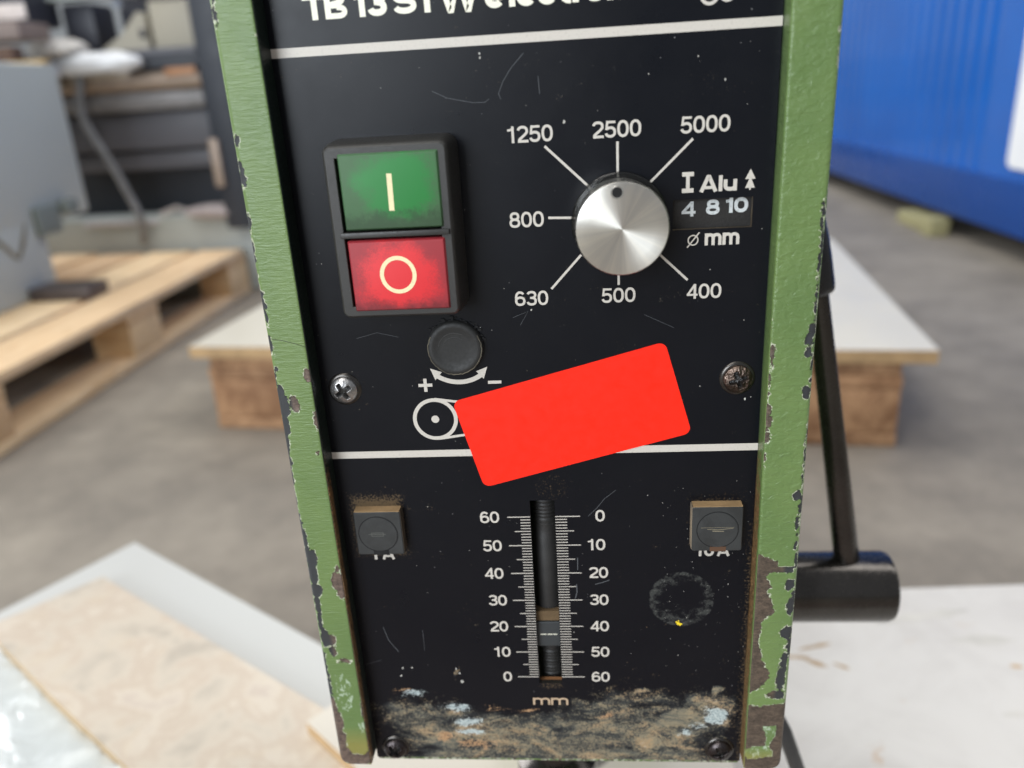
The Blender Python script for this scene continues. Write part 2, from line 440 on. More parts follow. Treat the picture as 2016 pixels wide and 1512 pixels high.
# ------------------------------------------------------------------ lettering: strokes -> ribbons
def arc(cx, cy, rx, ry, a0, a1, n=14, e=2.3):
    out = []
    for k in range(n + 1):
        a = math.radians(a0 + (a1 - a0) * k / n)
        c, s = math.cos(a), math.sin(a)
        out.append((cx + rx * math.copysign(abs(c) ** (2 / e), c), cy + ry * math.copysign(abs(s) ** (2 / e), s)))
    return out
def glyph(ch, w, s):
    """strokes of one glyph, unit cap height, outer width w, stroke s -> (list of (points, closed))"""
    h = s / 2; m = w / 2
    if ch in '0Oo':
        return [(arc(m, 0.5, m - h, 0.5 - h, 0, 360, 36)[:-1], True)] if ch != 'o' else [(arc(m, 0.37, m - h, 0.37 - h, 0, 360, 30)[:-1], True)]
    if ch == '1':
        x = w * 0.66
        return [([(x, 0), (x, 1)], False), ([(x - h * 0.6, 0.86), (x - 0.12, 0.79), (x - 0.33, 0.765)], False, s * 0.82)]
    if ch == '2':
        return [(arc(m, 0.695, m - h, 0.305 - h, 172, -28, 16) + [(m + 0.10, 0.44), (h * 1.9, 0.20), (h * 1.3, h * 1.1)], False), ([(h * 0.55, h), (w, h)], False)]
    ym = 0.525
    if ch == '3':
        return [(arc(m, (1 - h + ym) / 2, m - h * 1.25, (1 - h - ym) / 2, 165, -90, 16), False), (arc(m, (h + ym) / 2, m - h, (ym - h) / 2, 90, -170, 18), False), ([(m * 0.72, ym), (m * 1.02, ym)], False, s * 0.85)]
    if ch == '4':
        x = w * 0.74
        return [([(x, 0), (x, 1)], False), ([(x - h * 0.4, 1 - h * 1.0), (h * 0.9, 0.30)], False, s * 0.9), ([(0, 0.275), (w, 0.275)], False, s * 0.85)]
    if ch == '5':
        return [([(w * 0.19, 1 - h), (w * 0.94, 1 - h)], False, s * 0.9), ([(w * 0.24, 1), (w * 0.14, 0.46)], False, s * 0.85), (arc(m * 0.97, 0.335, m - h, 0.335 - h, 140, -168, 20), False)]
    if ch == '6':
        return [(arc(m, 0.325, m - h, 0.325 - h, 0, 360, 30)[:-1], True), (arc(m, 0.5, m - h, 0.5 - h, 40, 196, 18), False)]
    if ch == '8':
        return [(arc(m, (1 - h + ym) / 2, m - h * 1.5, (1 - h - ym) / 2, 0, 360, 28)[:-1], True), (arc(m, (h + ym) / 2, m - h, (ym - h) / 2, 0, 360, 28)[:-1], True)]
    if ch == 'T': return [([(m, 0), (m, 1)], False), ([(0, 1 - h * 0.9), (w, 1 - h * 0.9)], False, s * 0.9)]
    if ch == 'B':
        return [([(h, 0), (h, 1)], False), ([(h, 1 - h * 0.85), (w * 0.6, 1 - h * 0.85)] + arc(w * 0.6, 0.75, w * 0.33 - h, 0.25 - h * 0.85, 90, -90, 10, 2) + [(h, 0.51)], False, s * 0.85),
                ([(h, 0.51), (w * 0.6, 0.51)] + arc(w * 0.62, 0.27, w * 0.38 - h, 0.27 - h * 0.85, 90, -90, 12, 2) + [(h, h * 0.85)], False, s * 0.85)]
    if ch == 'S':
        return [(arc(m, (1 - h + ym) / 2, m - h * 1.1, (1 - h - ym) / 2, 18, 250, 16, 2.2) + arc(m, (h + ym) / 2, m - h, (ym - h) / 2, 70, -165, 18, 2.2), False, s * 0.92)]
    if ch == 'W': return [([(h, 1), (w * 0.26, h * .2), (w * 0.30, h * .2), (m, 0.93), (w * 0.70, h * .2), (w * 0.74, h * .2), (w - h, 1)], False, s * 0.9)]
    if ch == 'e': return [(arc(m, 0.37, m - h, 0.37 - h, -2, 322, 26, 2.1), False), ([(h, 0.37), (w - h * 0.6, 0.37)], False, s * 0.7)]
    if ch == 'c': return [(arc(m, 0.37, m - h, 0.37 - h, 38, 322, 22, 2.1), False)]
    if ch in 'li': return [([(m, 0), (m, 1 if ch == 'l' else 0.73)], False)]
    if ch == 't': return [([(m, 0.96), (m, h * 1.5)] + [(m + h * 0.8, h), (w, h * 0.9)], False), ([(0, 0.66), (w, 0.66)], False, s * 0.7)]
    if ch == 'r': return [([(h, 0), (h, 0.73)], False), (arc(w * 0.95, 0.4, w * 0.95 - h, 0.3, 180, 90, 8, 2), False)]
    if ch == 'n': return [([(h, 0), (h, 0.73)], False), (arc(m, 0.4, m - h, 0.34 - h, 180, 0, 12) + [(w - h, 0)], False)]
    if ch == 'u': return [([(w - h, 0), (w - h, 0.73)], False), ([(h, 0.73)] + arc(m, 0.33, m - h, 0.33 - h, 180, 360, 12), False)]
    if ch == 'm':
        q = (w - s) / 2
        return [([(h, 0), (h, 0.73)], False), (arc(h + q / 2, 0.42, q / 2, 0.31 - h, 180, 0, 10) + [(h + q, 0)], False), (arc(h + 1.5 * q, 0.42, q / 2, 0.31 - h, 180, 0, 10) + [(h + 2 * q, 0)], False)]
    if ch == 'A': return [([(h * 0.9, 0), (m - h * .35, 1.0 - h * 0.5), (m + h * .35, 1.0 - h * 0.5), (w - h * 0.9, 0)], False), ([(w * 0.22, 0.27), (w * 0.78, 0.27)], False, s * 0.8)]
    if ch == 'I': return [([(m, 0), (m, 1)], False, s * 0.85), ([(0, h), (w, h)], False), ([(0, 1 - h), (w, 1 - h)], False)]
    return []
def ribbon(acc, pts, width, y, closed=False):
    P = [np.array(p, float) for p in pts]; n = len(P); v = []; f = []
    for i in range(n):
        a = P[i - 1] if (closed or i > 0) else None
        b = P[(i + 1) % n] if (closed or i < n - 1) else None
        d1 = (P[i] - a) if a is not None else (b - P[i]); d2 = (b - P[i]) if b is not None else d1
        d1 = d1 / (np.linalg.norm(d1) + 1e-9); d2 = d2 / (np.linalg.norm(d2) + 1e-9)
        t = d1 + d2; t = t / (np.linalg.norm(t) + 1e-9); nn = np.array([-t[1], t[0]])
        k = abs(np.dot(nn, np.array([-d1[1], d1[0]]))); k = 1 / k if k > 0.6 else 0.95
        for sg in (1, -1):
            q = P[i] + nn * width / 2 * k * sg; v.append((q[0], y, q[1]))
    for i in range(n if closed else n - 1):
        j = (i + 1) % n; f.append((2 * i, 2 * i + 1, 2 * j + 1, 2 * j))
    acc.add(v, f)
LY = -0.03
def write(acc, text, x, z, h, wr, sr, gap, y=LY, widths=None, h0=0.0):
    """text in millimetres; wr glyph width / height, sr stroke / height"""
    k = 0
    for i, ch in enumerate(text):
        if ch == ' ': x += h * 0.42; continue
        w = wr * (widths or {}).get(ch, 1.0)
        for st in glyph(ch, w, sr):
            sw = st[2] if len(st) > 2 else sr
            ribbon(acc, [(x + p[0] * h, z + p[1] * h) for p in st[0]], sw * h, y - 0.004 * (k % 5), st[1]); k += 1
        x += w * h + gap
    return x

# ================================================================== DRILL PRESS
drill = empty('drill_press', "bench drill press head with green cast cheeks and a black control panel facing the camera", 'drill press', (0, 0, -236))
drill_off = Matrix.Translation((0, 0, 0.236))
PARTS = []
def P(o):            # parts are modelled in panel coordinates; hang them under the Empty without moving them
    o.parent = drill; o.matrix_parent_inverse = drill_off; return o

# --- front panel sheet with slot and counter window
xs = np.unique(np.round(np.concatenate([np.arange(-62.1, 62.1, 0.55), [62.1, -3.9, 3.5, 37.2, 57.3]]), 3))
zs = np.unique(np.round(np.concatenate([np.arange(-35, 206, 0.55), [-2.6, 65.6, 144.4, 152.1, 212, 225, 240]]), 3))
X, Z = np.meshgrid(xs, zs, indexing='ij')
cx = (xs[:-1] + xs[1:]) / 2; cz = (zs[:-1] + zs[1:]) / 2
CX, CZ = np.meshgrid(cx, cz, indexing='ij')
hole = ((CX > -3.9) & (CX < 3.5) & (CZ > -2.6) & (CZ < 65.6)) | ((CX > 37.2) & (CX < 57.3) & (CZ > 144.4) & (CZ < 152.1))
V = np.stack([X, np.zeros_like(X), Z], -1).reshape(-1, 3)
panel = P(mobj('front_panel', V, gridfaces(len(xs), len(zs), ~hole), M_panel))
X0_, Z0_ = X, Z
X = X0_ + 7 * fbm(X0_ / 6, Z0_ / 5, 71, 4); Z = Z0_ + 3.2 * fbm(X0_ / 6 + 9, Z0_ / 3, 75, 4)
top = np.interp(X, [-62, -58.5, -50, -40, -23, -6, 10, 25, 42, 56, 62], [-4, -7, -8, -9, -12, -13, -6.5, -4.5, -4.5, -4, -9])
dirt = np.clip((top - Z) / 5.0, -3.0, 1.0) * 0.60 + 0.0
dirt += np.clip((-14 - Z) / 8, 0, 1) * 0.2
dirt -= np.exp(-((X + 55) ** 2 + (Z + 30) ** 2) / 60) * 0.8 + np.exp(-((X - 55) ** 2 + (Z + 29) ** 2) / 45) * 0.9
dirt -= np.clip((-54 - X) / 6, 0, 1) * 0.7 + np.clip((X - 57) / 3, 0, 1) * 0.7
for c, a in [((29.7, -6.0, 3, 1.3), .7), ((53.4, -5.2, 2.5, 3), .8), ((42, -17, 9, 4), .5), ((33, -27, 4, 4), .45), ((-37, -27, 7, 4), .4)]:
    dirt += np.clip(ell(X, Z, c), 0, 1) * a * 1.3
dirt = np.maximum(dirt, np.clip(ell(X, Z, (-30.4, 0.3, 0.9, 2.6)) + 0.2, -0.5, 1) * 0.9)
blue = np.full(X.shape, -2.5)
for c in [(-46.5, -7.0, 3.2, 1.1), (-31.5, -12.8, 6, 1.5), (-30, -18.3, 4.5, 1.8), (-29, -23.6, 5, 1.3), (53.5, -16, 3.6, 3.4), (43, -22.5, 2.2, 1.5), (48, -19.5, 3, 1)]:
    blue = np.maximum(blue, ell(X, Z, c) * 1.0 + 0.15)
orange = np.full(X.shape, -2.5)
for c in [(-50.6, -5.8, 1.6, 0.7), (-20, -13.2, 5, 1.3), (-10, -13.7, 4.6, 1.1), (16.8, -16.0, 2.4, 1.6), (-38, -26, 4, 2.6), (-27, -29, 8, 2)]:
    orange = np.maximum(orange, ell(X, Z, c) * 0.9 + 0.1)
dust = np.full(X.shape, -0.6)
X, Z = X0_, Z0_
for (x0, x1, z0, z1, a) in [(-61, -40.5, 45, 70.5, .95), (40, 61.5, 46, 70, .4)]:
    d = np.maximum(np.maximum(x0 - X, X - x1), np.maximum(z0 - Z, Z - z1)); dust = np.maximum(dust, np.clip(-d / 5, -0.5, 1) * a + a * 0.1)
dust = np.maximum(dust, np.clip((X - 58.6) / 3, 0, 1) * np.clip((85 - Z) / 40, 0, 1) * 0.6)
for c, a in [((-55.3, 103, 7, 7), .22), ((3, 70, 6, 5), .35), ((0, -3.6, 6, 2), .6)]:
    dust = np.maximum(dust, np.clip(ell(X, Z, c), -0.5, 1) * a)
dust = np.maximum(dust, np.clip((-57.5 - X) / 4, 0, 1) * np.clip((60 - Z) / 40, 0, 1) * 0.3)
rr = np.hypot(X - 41.5, Z - 30)
ring = np.where(rr < 9.9, 0.25 + 0.5 * np.clip((rr - 4) / 5, 0, 1), np.clip(0.75 - (rr - 9.9) * 3, -1, 0.75))
ring = ring + np.where((rr > 9.7) & (X > 44) & (Z < 28), np.clip(0.9 - (rr - 9.7) / 7, -1, 0.9) * 0.42 + 1 - 1.0, 0) * (rr > 9.9)
ring -= 0.6 * np.exp(-((X - 44) ** 2 + (Z - 33) ** 2) / 18) + 0.5 * np.exp(-((X - 36) ** 2 + (Z - 30) ** 2) / 5)
for nme, a in (('dirt', dirt), ('blue', blue), ('orange', orange), ('dust', dust), ('ring', ring)):
    add_attr(panel.data, nme, a.reshape(-1))
# thickness of the sheet: rims of the openings and the sheet's lower edge
def rim(name, x0, x1, z0, z1, mat, t=1.6):
    v = []; f = []
    for y in (0, t): v += [(x0, y, z0), (x1, y, z0), (x1, y, z1), (x0, y, z1)]
    for k in range(4): f.append((k, (k + 1) % 4, 4 + (k + 1) % 4, 4 + k))
    return mobj(name, v, f, mat, panel)
M_rim = simple("cut_sheet_edge", lin(96, 84, 66), 0.6, bscale=1500, var=0.3)
M_rimd = simple("cut_sheet_edge_dark", lin(40, 36, 30), 0.6, bscale=1500, var=0.3)
rim('slot_edge', -3.9, 3.5, -2.6, 65.6, M_rimd); rim('window_edge', 37.2, 57.3, 144.4, 152.1, M_rim)
Acc().box(-61.6, 61.6, 0.02, 1.6, -35.8, -35.0).build('lower_edge', M_gr, panel)

# --- printing
a = Acc(); a.add([(-62.1, LY, 191.5), (62.1, LY, 191.5), (62.1, LY, 193.7), (-62.1, LY, 193.7)], [(0, 1, 2, 3)]); a.build('stripe', M_print, panel)
a = Acc(); a.add([(-62.1, LY, 80.75), (62.1, LY, 80.75), (62.1, LY, 82.95), (-62.1, LY, 82.95)], [(0, 1, 2, 3)]); a.build('stripe', M_print, panel)
def label(text, x, z, h, wr=0.70, sr=0.158, gap=0.26, mat=None, name='number', **kw):
    a = Acc(); write(a, text, x, z, h, wr, sr, gap, **kw); return a.build(name, mat or M_print, panel)
for s, x, z in (('1250', -4.6, 168.25), ('2500', 17.0, 168.3), ('5000', 38.8, 168.3)):
    label(s, x, z, 4.05, widths={'1': 0.85})
for s, x, z in (('800', -5.1, 146.9), ('630', -4.8, 125.7), ('500', 18.6, 125.65), ('400', 41.2, 125.9)):
    label(s, x, z, 4.05)
for i, s in enumerate(('60', '50', '40', '30', '20', '10', '0')):
    zc = 60 - 10 * i
    xl = {'60': -19.2, '50': -19.0, '40': -19.1, '30': -18.6, '20': -18.8, '10': -18.6, '0': -15.7}[s]
    label(s, xl, zc - 1.9, 3.95, 0.71, 0.162, 0.2)
    r = ('0', '10', '20', '30', '40', '50', '60')[i]
    xr = {'0': 15.6, '10': 12.6}.get(r, 13.3)
    label(r, xr, zc - 1.9, 3.95, 0.71, 0.162, 0.2)
a = Acc()
for k in range(61):
    z = 60 - k; mj = k % 10 == 0; md = k % 5 == 0
    w = 0.30 if mj else 0.27
    xl = -10.9 if mj else (-8.9 if md else -7.0); xr = 11.0 if mj else (9.1 if md else 7.1)
    for x0, x1 in ((xl, -4.0), (3.6, xr)):
        a.add([(x0, LY, z - w / 2), (x1, LY, z - w / 2), (x1, LY, z + w / 2), (x0, LY, z + w / 2)], [(0, 1, 2, 3)])
a.build('tick_marks', M_print, panel)
KX, KZ = 23.4, 147.7
for p0, p1 in (((4.9, 167.1), (16.4, 156.0)), ((23.2, 167.3), (23.2, 158.5)), ((41.9, 167.0), (31.5, 157.0)), ((5.1, 149.1), (12.5, 148.8)), ((5.2, 130.1), (13.4, 139.0)), ((23.2, 130.5), (23.2, 136)), ((41.3, 131.1), (33.8, 138.4))):
    a = Acc(); ribbon(a, [p0, p1], 0.62, LY); a.build('dial_line', M_print, panel)
label('I', 39.4, 153.8, 5.15, 0.57, 0.21, 0, name='symbol')
label('Alu', 43.8, 153.8, 3.95, 1.02, 0.24, 0.22, name='lettering', widths={'A': 1.12, 'l': 0.26, 'u': 0.83})
a = Acc(); a.add([(55.1, LY, 156.5), (57.7, LY, 156.5), (56.4, LY, 159.0)], [(0, 1, 2)])
a.add([(55.2, LY, 154.3), (57.6, LY, 154.3), (56.4, LY - 0.01, 157.2)], [(0, 1, 2)]); a.add([(56.2, LY, 153.8), (56.6, LY, 153.8), (56.6, LY, 154.3), (56.2, LY, 154.3)], [(0, 1, 2, 3)])
a.build('symbol', M_print, panel)
a = Acc(); ribbon(a, arc(42.5, 141.6, 1.25, 1.25, 0, 360, 30, 2)[:-1], 0.32, LY, True); ribbon(a, [(41.0, 139.7), (44.1, 143.6)], 0.32, LY - 0.01); a.build('symbol', M_print, panel)
label('mm', 45.5, 140.1, 4.3, 1.0, 0.19, 0.22, name='lettering')
label('mm', -6.4, -11.6, 4.0, 1.42, 0.17, 0.3, name='lettering', mat=print_mat("print_dirty_cream", lin(190, 166, 138), 0.2))
label('1', -54.4, 45.6, 4.4, 0.5, 0.2, 0.3); label('A', -50.9, 45.6, 4.4, 0.9, 0.19, 0.3, name='lettering')
label('10', 45.6, 45.6, 4.2, 0.72, 0.19, 0.5, widths={'1': 0.62}); label('A', 51.8, 45.6, 4.2, 0.9, 0.19, 0.3, name='lettering')
# title row, cut by the top of the frame in the photograph
a = Acc(); y = LY; H = 5.75; S_ = 0.255
for ch, x, w in (('T', -52.5, 5.6), ('B', -47.1, 5.6), ('1', -41.2, 5.0), ('3', -36.6, 4.8), ('S', -30.4, 5.9), ('T', -24.8, 5.7), ('W', -19.0, 9.6),
                 ('e', -7.9, 4.6), ('l', -2.2, 1.5), ('e', -0.3, 4.5), ('c', 4.7, 4.5), ('t', 9.6, 3.0), ('r', 13.0, 2.9), ('o', 16.0, 4.6), ('n', 21.1, 4.4), ('i', 26.1, 1.5), ('c', 28.2, 4.4)):
    kk = 0
    for st in glyph(ch, w / H, S_ if ch not in 'eclotrni' else 0.235):
        sw = (st[2] if len(st) > 2 else S_)
        ribbon(a, [(x + p[0] * H, 199.55 + p[1] * H) for p in st[0]], sw * H, y - 0.004 * kk, st[1]); kk += 1
a.build('lettering', M_print2, panel)
a = Acc(); ribbon(a, arc(45.0, 200.0, 2.2, 2.7, 0, 360, 30, 2)[:-1], 0.75, LY, True); ribbon(a, arc(49.1, 200.6, 2.1, 2.8, 0, 360, 30, 2)[:-1], 0.75, LY - 0.008, True); a.build('emblem', M_print, panel)
# plus, minus, double arrow, pulley pictogram
a = Acc(); ribbon(a, [(-33.8, 103.4), (-29.8, 103.4)], 0.95, LY); ribbon(a, [(-31.8, 105.4), (-31.8, 101.4)], 0.95, LY - 0.008); a.build('symbol', M_print, panel)
a = Acc(); ribbon(a, [(-13.8, 103.75), (-10.0, 103.75)], 0.9, LY); a.build('symbol', M_print, panel)
a = Acc(); cxa, cza, ra = -21.85, 115.0, 10.9
ribbon(a, [(cxa + ra * math.cos(math.radians(t)), cza + ra * math.sin(math.radians(t))) for t in range(232, 309, 4)], 1.35, LY)
for sg in (-1, 1):
    a.add([(cxa + sg * 8.15, LY - 0.01, 108.45), (cxa + sg * 4.9, LY - 0.01, 107.2), (cxa + sg * 5.5, LY - 0.01, 106.2 + 0.25), (cxa + sg * 6.9, LY - 0.01, 104.9), (cxa + sg * 6.9, LY - 0.01, 104.8)], [(0, 1, 2, 3, 4)] if sg < 0 else [(4, 3, 2, 1, 0)])
a.build('symbol', M_print, panel)
a = Acc(); pc = (-29.9, 92.8)
ribbon(a, arc(pc[0], pc[1], 6.0, 6.0, 0, 360, 60, 2)[:-1], 1.1, LY, True)
a.lathe([(1.15, LY)], (pc[0], 0, pc[1]), 'y', 24, cap0=False)
ribbon(a, [(-29.6, 99.1), (-24.5, 98.3), (-8, 96.2)], 0.75, LY - 0.008); ribbon(a, [(-29.2, 86.6), (-22, 87.6), (-8, 89.6)], 0.75, LY - 0.008)
a.build('symbol', M_print, panel)

# --- scratches, flecks
M_scr = simple("scratch_grey", lin(96, 100, 104), 0.5, var=0.2); M_fleck = simple("pale_fleck", lin(190, 188, 180), 0.6, var=0.2)
a = Acc()
for pts, w in (([(-22.6, 181.7), (-18.9, 179.9), (-12.7, 178.5), (-9.5, 178.4), (-8.5, 179.1)], .10), ([(-5.5, 178.9), (-6.0, 180.2), (-4.7, 183.0), (-2.7, 185.8), (0.6, 189.1)], .10),
               ([(4.0, 183.7), (4.2, 179.6)], .10), ([(-53.7, 19.8), (-52.6, 14.8), (-51.4, 12.8), (-49.7, 10.1)], .14), ([(13.5, 60.0), (16.1, 62.7), (18.4, 65.8), (21.7, 68.6)], .13),
               ([(9.9, 45.5), (9.8, 41.1)], .2), ([(9.3, 35.9), (9.4, 33.1), (8.8, 30.6)], .28), ([(15.1, 35.8), (17.2, 36.4), (19.5, 37.3)], .25), ([(-3.7, 120.3), (-1.4, 124.1), (-5.6, 122.5)], .10),
               ([(-40.9, 18.8), (-41.0, 10.7)], .08), ([(-61.4, 4.9), (-56.0, 6.6)], .08), ([(30, 122), (38, 118)], .07), ([(-50, 118), (-44, 119.5), (-38, 118)], .07)):
    ribbon(a, pts, w, -0.02)
sc = a.build('scratches', M_scr, panel); sc['kind'] = 'stuff'
rnd = random.Random(5); a = Acc()
sp = [(-0.5, 124.5, .35), (10.0, 172.7, .5), (49.3, 180.4, .5), (-10.1, 189.7, .3), (-10.1, 188.7, .4), (42.7, 186.0, .3), (30.9, 182.7, .22), (-34.1, 153.7, .15), (59.9, 143.8, .15), (56.5, 119.5, .2), (47.1, 133.7, .2), (-7.6, 130.7, .15), (-11.7, 119.1, .15), (-34.9, 64.0, .2), (-35.6, 103.3, .15), (45.3, 100.8, .22), (57.8, 96.6, .4), (59.4, 97.2, .2), (31.1, 66.7, .25), (35.5, 64.1, .2), (55.5, 35.5, .2), (55.7, 30.9, .2), (43.3, 23.2, .25), (38.4, 15.2, .15), (40.9, 8.7, .3), (46.7, 2.7, .2), (-30.2, 1.4, .6), (-29.6, -2.0, .7), (-31.2, 3.2, .5), (-49.9, 0.3, .5), (8.0, 17.7, .3), (-49.0, 3.5, .5), (-46, 3.6, .4)]
for _ in range(150):
    x = rnd.uniform(-60, 60); z = rnd.uniform(-5, 195)
    if rnd.random() < 0.5: x = rnd.uniform(36, 61); z = rnd.uniform(2, 70)
    sp.append((x, z, rnd.uniform(0.05, 0.15)))
for x, z, r in sp:
    n = 7; v = []
    for k in range(n):
        t = 2 * math.pi * k / n; q = r * rnd.uniform(0.5, 1.1); v.append((x + q * math.cos(t) * 0.8, -0.022, z + q * math.sin(t)))
    a.add(v, [tuple(range(n))])
fl = a.build('flecks', M_fleck, panel); fl['kind'] = 'stuff'
a = Acc()
for dx, dz, r in ((0, 0, .65), (.6, -.5, .55), (-.5, .5, .35), (.1, .8, .3), (1.0, -.3, .3)):
    v = [(40.7 + dx + r * rnd.uniform(.6, 1.1) * math.cos(2 * math.pi * k / 8), -0.03 - dx * .004, 21.1 + dz + r * rnd.uniform(.6, 1.1) * math.sin(2 * math.pi * k / 8)) for k in range(8)]
    a.add(v, [tuple(range(8))])
a.build('yellow_paint_fleck', simple("yellow_fleck", lin(246, 214, 40), 0.5, var=0.05), panel)

# --- green cheeks (left and right)
CHIP_L = [(-71.9, 202.4, 0.5, 2.77), (-71.9, 172.8, 0.59, 1.48), (-72.0, 165.1, 0.86, 3.4), (-72.5, 152.7, 0.74, 2.11), (-72.8, 145.0, 0.82, 3.4), (-73.0, 139.6, 0.41, 2.77), (-73.2, 135.3, 0.56, 1.4), (-72.6, 132.7, 0.84, 1.42), (-72.1, 130.5, 0.98, 1.56), (-72.1, 127.4, 0.7, 2.15), (-72.4, 119.0, 0.79, 2.37), (-71.9, 112.2, 0.58, 0.6), (-72.6, 109.4, 0.44, 3.04), (-71.8, 104.8, 1.31, 2.32), (-71.5, 100.9, 1.91, 3.43), (-72.0, 95.0, 1.48, 4.47), (-72.5, 89.9, 1.05, 4.05), (-72.7, 85.0, 0.75, 4.15), (-73.0, 78.4, 0.91, 3.71), (-73.2, 74.2, 0.77, 3.42), (-72.8, 70.0, 0.62, 2.58), (-72.6, 63.1, 0.7, 3.9), (-72.1, 56.4, 0.95, 4.49), (-71.1, 50.6, 2.07, 3.66), (-71.2, 45.2, 1.59, 3.72), (-71.3, 39.1, 2.25, 2.26), (-71.4, 34.0, 0.98, 4.8), (-71.6, 27.3, 0.82, 4.31), (-70.8, 21.4, 1.48, 3.57), (-68.7, 20.0, 1.33, 2.38), (-68.9, 16.1, 1.0, 2.41), (-72.4, 10.4, 0.67, 6.14), (-72.2, 2.2, 0.77, 6.29), (-72.3, -7.2, 1.56, 5.37), (-71.5, -12.6, 2.08, 4.37), (-71.5, -20.2, 2.1, 5.55), (-70.7, -26.9, 2.46, 3.39), (-66.5, -29.4, 3.87, 2.75), (-62.3, -28.4, 2.11, 2.72), (-62.0, 197.4, 0.43, 2.01), (-61.9, 177.5, 0.26, 0.89), (-62.0, 175.1, 0.26, 0.85), (-61.8, 164.0, 0.2, 0.75), (-62.7, 109.8, 1.44, 2.26), (-68.1, 101.6, 1.39, 2.49), (-61.8, 96.3, 1.62, 3.0), (-63.8, 42.3, 1.92, 3.34), (-63.1, 39.5, 1.76, 4.13), (-63.4, 46.6, 0.79, 1.29), (-65.8, 12.1, 2.0, 0.91), (-61.5, 7.4, 0.67, 5.14), (-62.0, -8.2, 0.68, 4.29), (-63.5, 85.9, 0.45, 0.65)]
CHIP_R = [(73.4, 189.9, 0.45, 0.75), (73.5, 183.0, 0.17, 1.1), (74.7, 157.8, 0.24, 1.81), (74.3, 153.0, 0.3, 1.84), (73.2, 141.9, 0.31, 3.84), (73.0, 149.2, 0.61, 1.74), (72.9, 146.3, 0.49, 1.88), (73.1, 135.5, 0.38, 1.96), (73.1, 129.0, 0.38, 3.35), (73.0, 123.7, 0.32, 2.71), (72.6, 118.5, 0.9, 1.39), (72.0, 115.8, 1.16, 1.68), (72.0, 112.3, 0.85, 1.54), (72.2, 100.8, 1.19, 1.91), (73.3, 104.1, 0.59, 0.72), (73.3, 109.1, 0.26, 1.43), (73.5, 88.6, 0.34, 1.53), (73.2, 81.7, 0.27, 4.66), (73.2, 75.4, 0.28, 3.18), (72.2, 69.7, 1.25, 1.63), (73.5, 65.7, 0.35, 4.11), (72.7, 60.8, 0.42, 4.17), (72.8, 53.3, 0.43, 1.7), (73.2, 49.0, 0.43, 2.25), (72.1, 39.7, 1.46, 1.77), (73.4, 35.8, 0.59, 2.15), (72.7, 33.1, 1.32, 2.36), (72.7, 30.4, 0.89, 1.28), (72.2, 23.0, 1.94, 2.43), (73.4, 18.3, 0.76, 3.78), (72.0, 11.7, 0.91, 4.82), (71.4, 5.8, 1.39, 4.92), (62.8, 112.7, 0.72, 1.84), (62.7, 109.9, 0.39, 2.14), (62.4, 105.2, 0.26, 2.18), (62.3, 100.4, 0.53, 0.74), (62.6, 95.6, 0.88, 2.53), (62.9, 92.6, 1.22, 1.97), (62.3, 89.9, 0.61, 0.76), (62.6, 87.5, 1.02, 1.53), (62.0, 81.1, 0.55, 2.66), (61.5, 132.8, 0.19, 3.98), (61.8, 122.7, 0.19, 4.09), (70.3, -0.7, 2.79, 1.5)]
BARE_A = [(60.1, 51.9), (63.4, 50.1), (67.8, 48.3), (68.2, 46.3), (64.6, 43.1), (66.9, 38.9), (65.8, 37.8), (68.4, 30.6), (64.6, 26.9), (64.1, 19.9), (65.4, 12.6), (68.3, 6.4), (66.8, 3.3), (61.4, -1.1), (58, -1.1), (58, 51.9)]
BARE_B = [(57.2, -4.8), (66, -5.2), (75.5, -3.9), (76.5, -35), (56.0, -35)]
ISLE = [(66.8, -13.3), (71.5, -12.9), (71.4, -16.4), (69.6, -21.7), (71.2, -23.8), (71.0, -26.3), (62.7, -27.3), (61.2, -23.5), (64.0, -21.7), (68.0, -21.3), (68.2, -17.5)]
GOUGE = [(62.0, 42.1), (64.1, 44.6), (66.8, 46.1), (72.6, 46.2), (72.7, 44.3), (67.2, 44.2), (64.8, 43.0), (62.4, 41.1)]

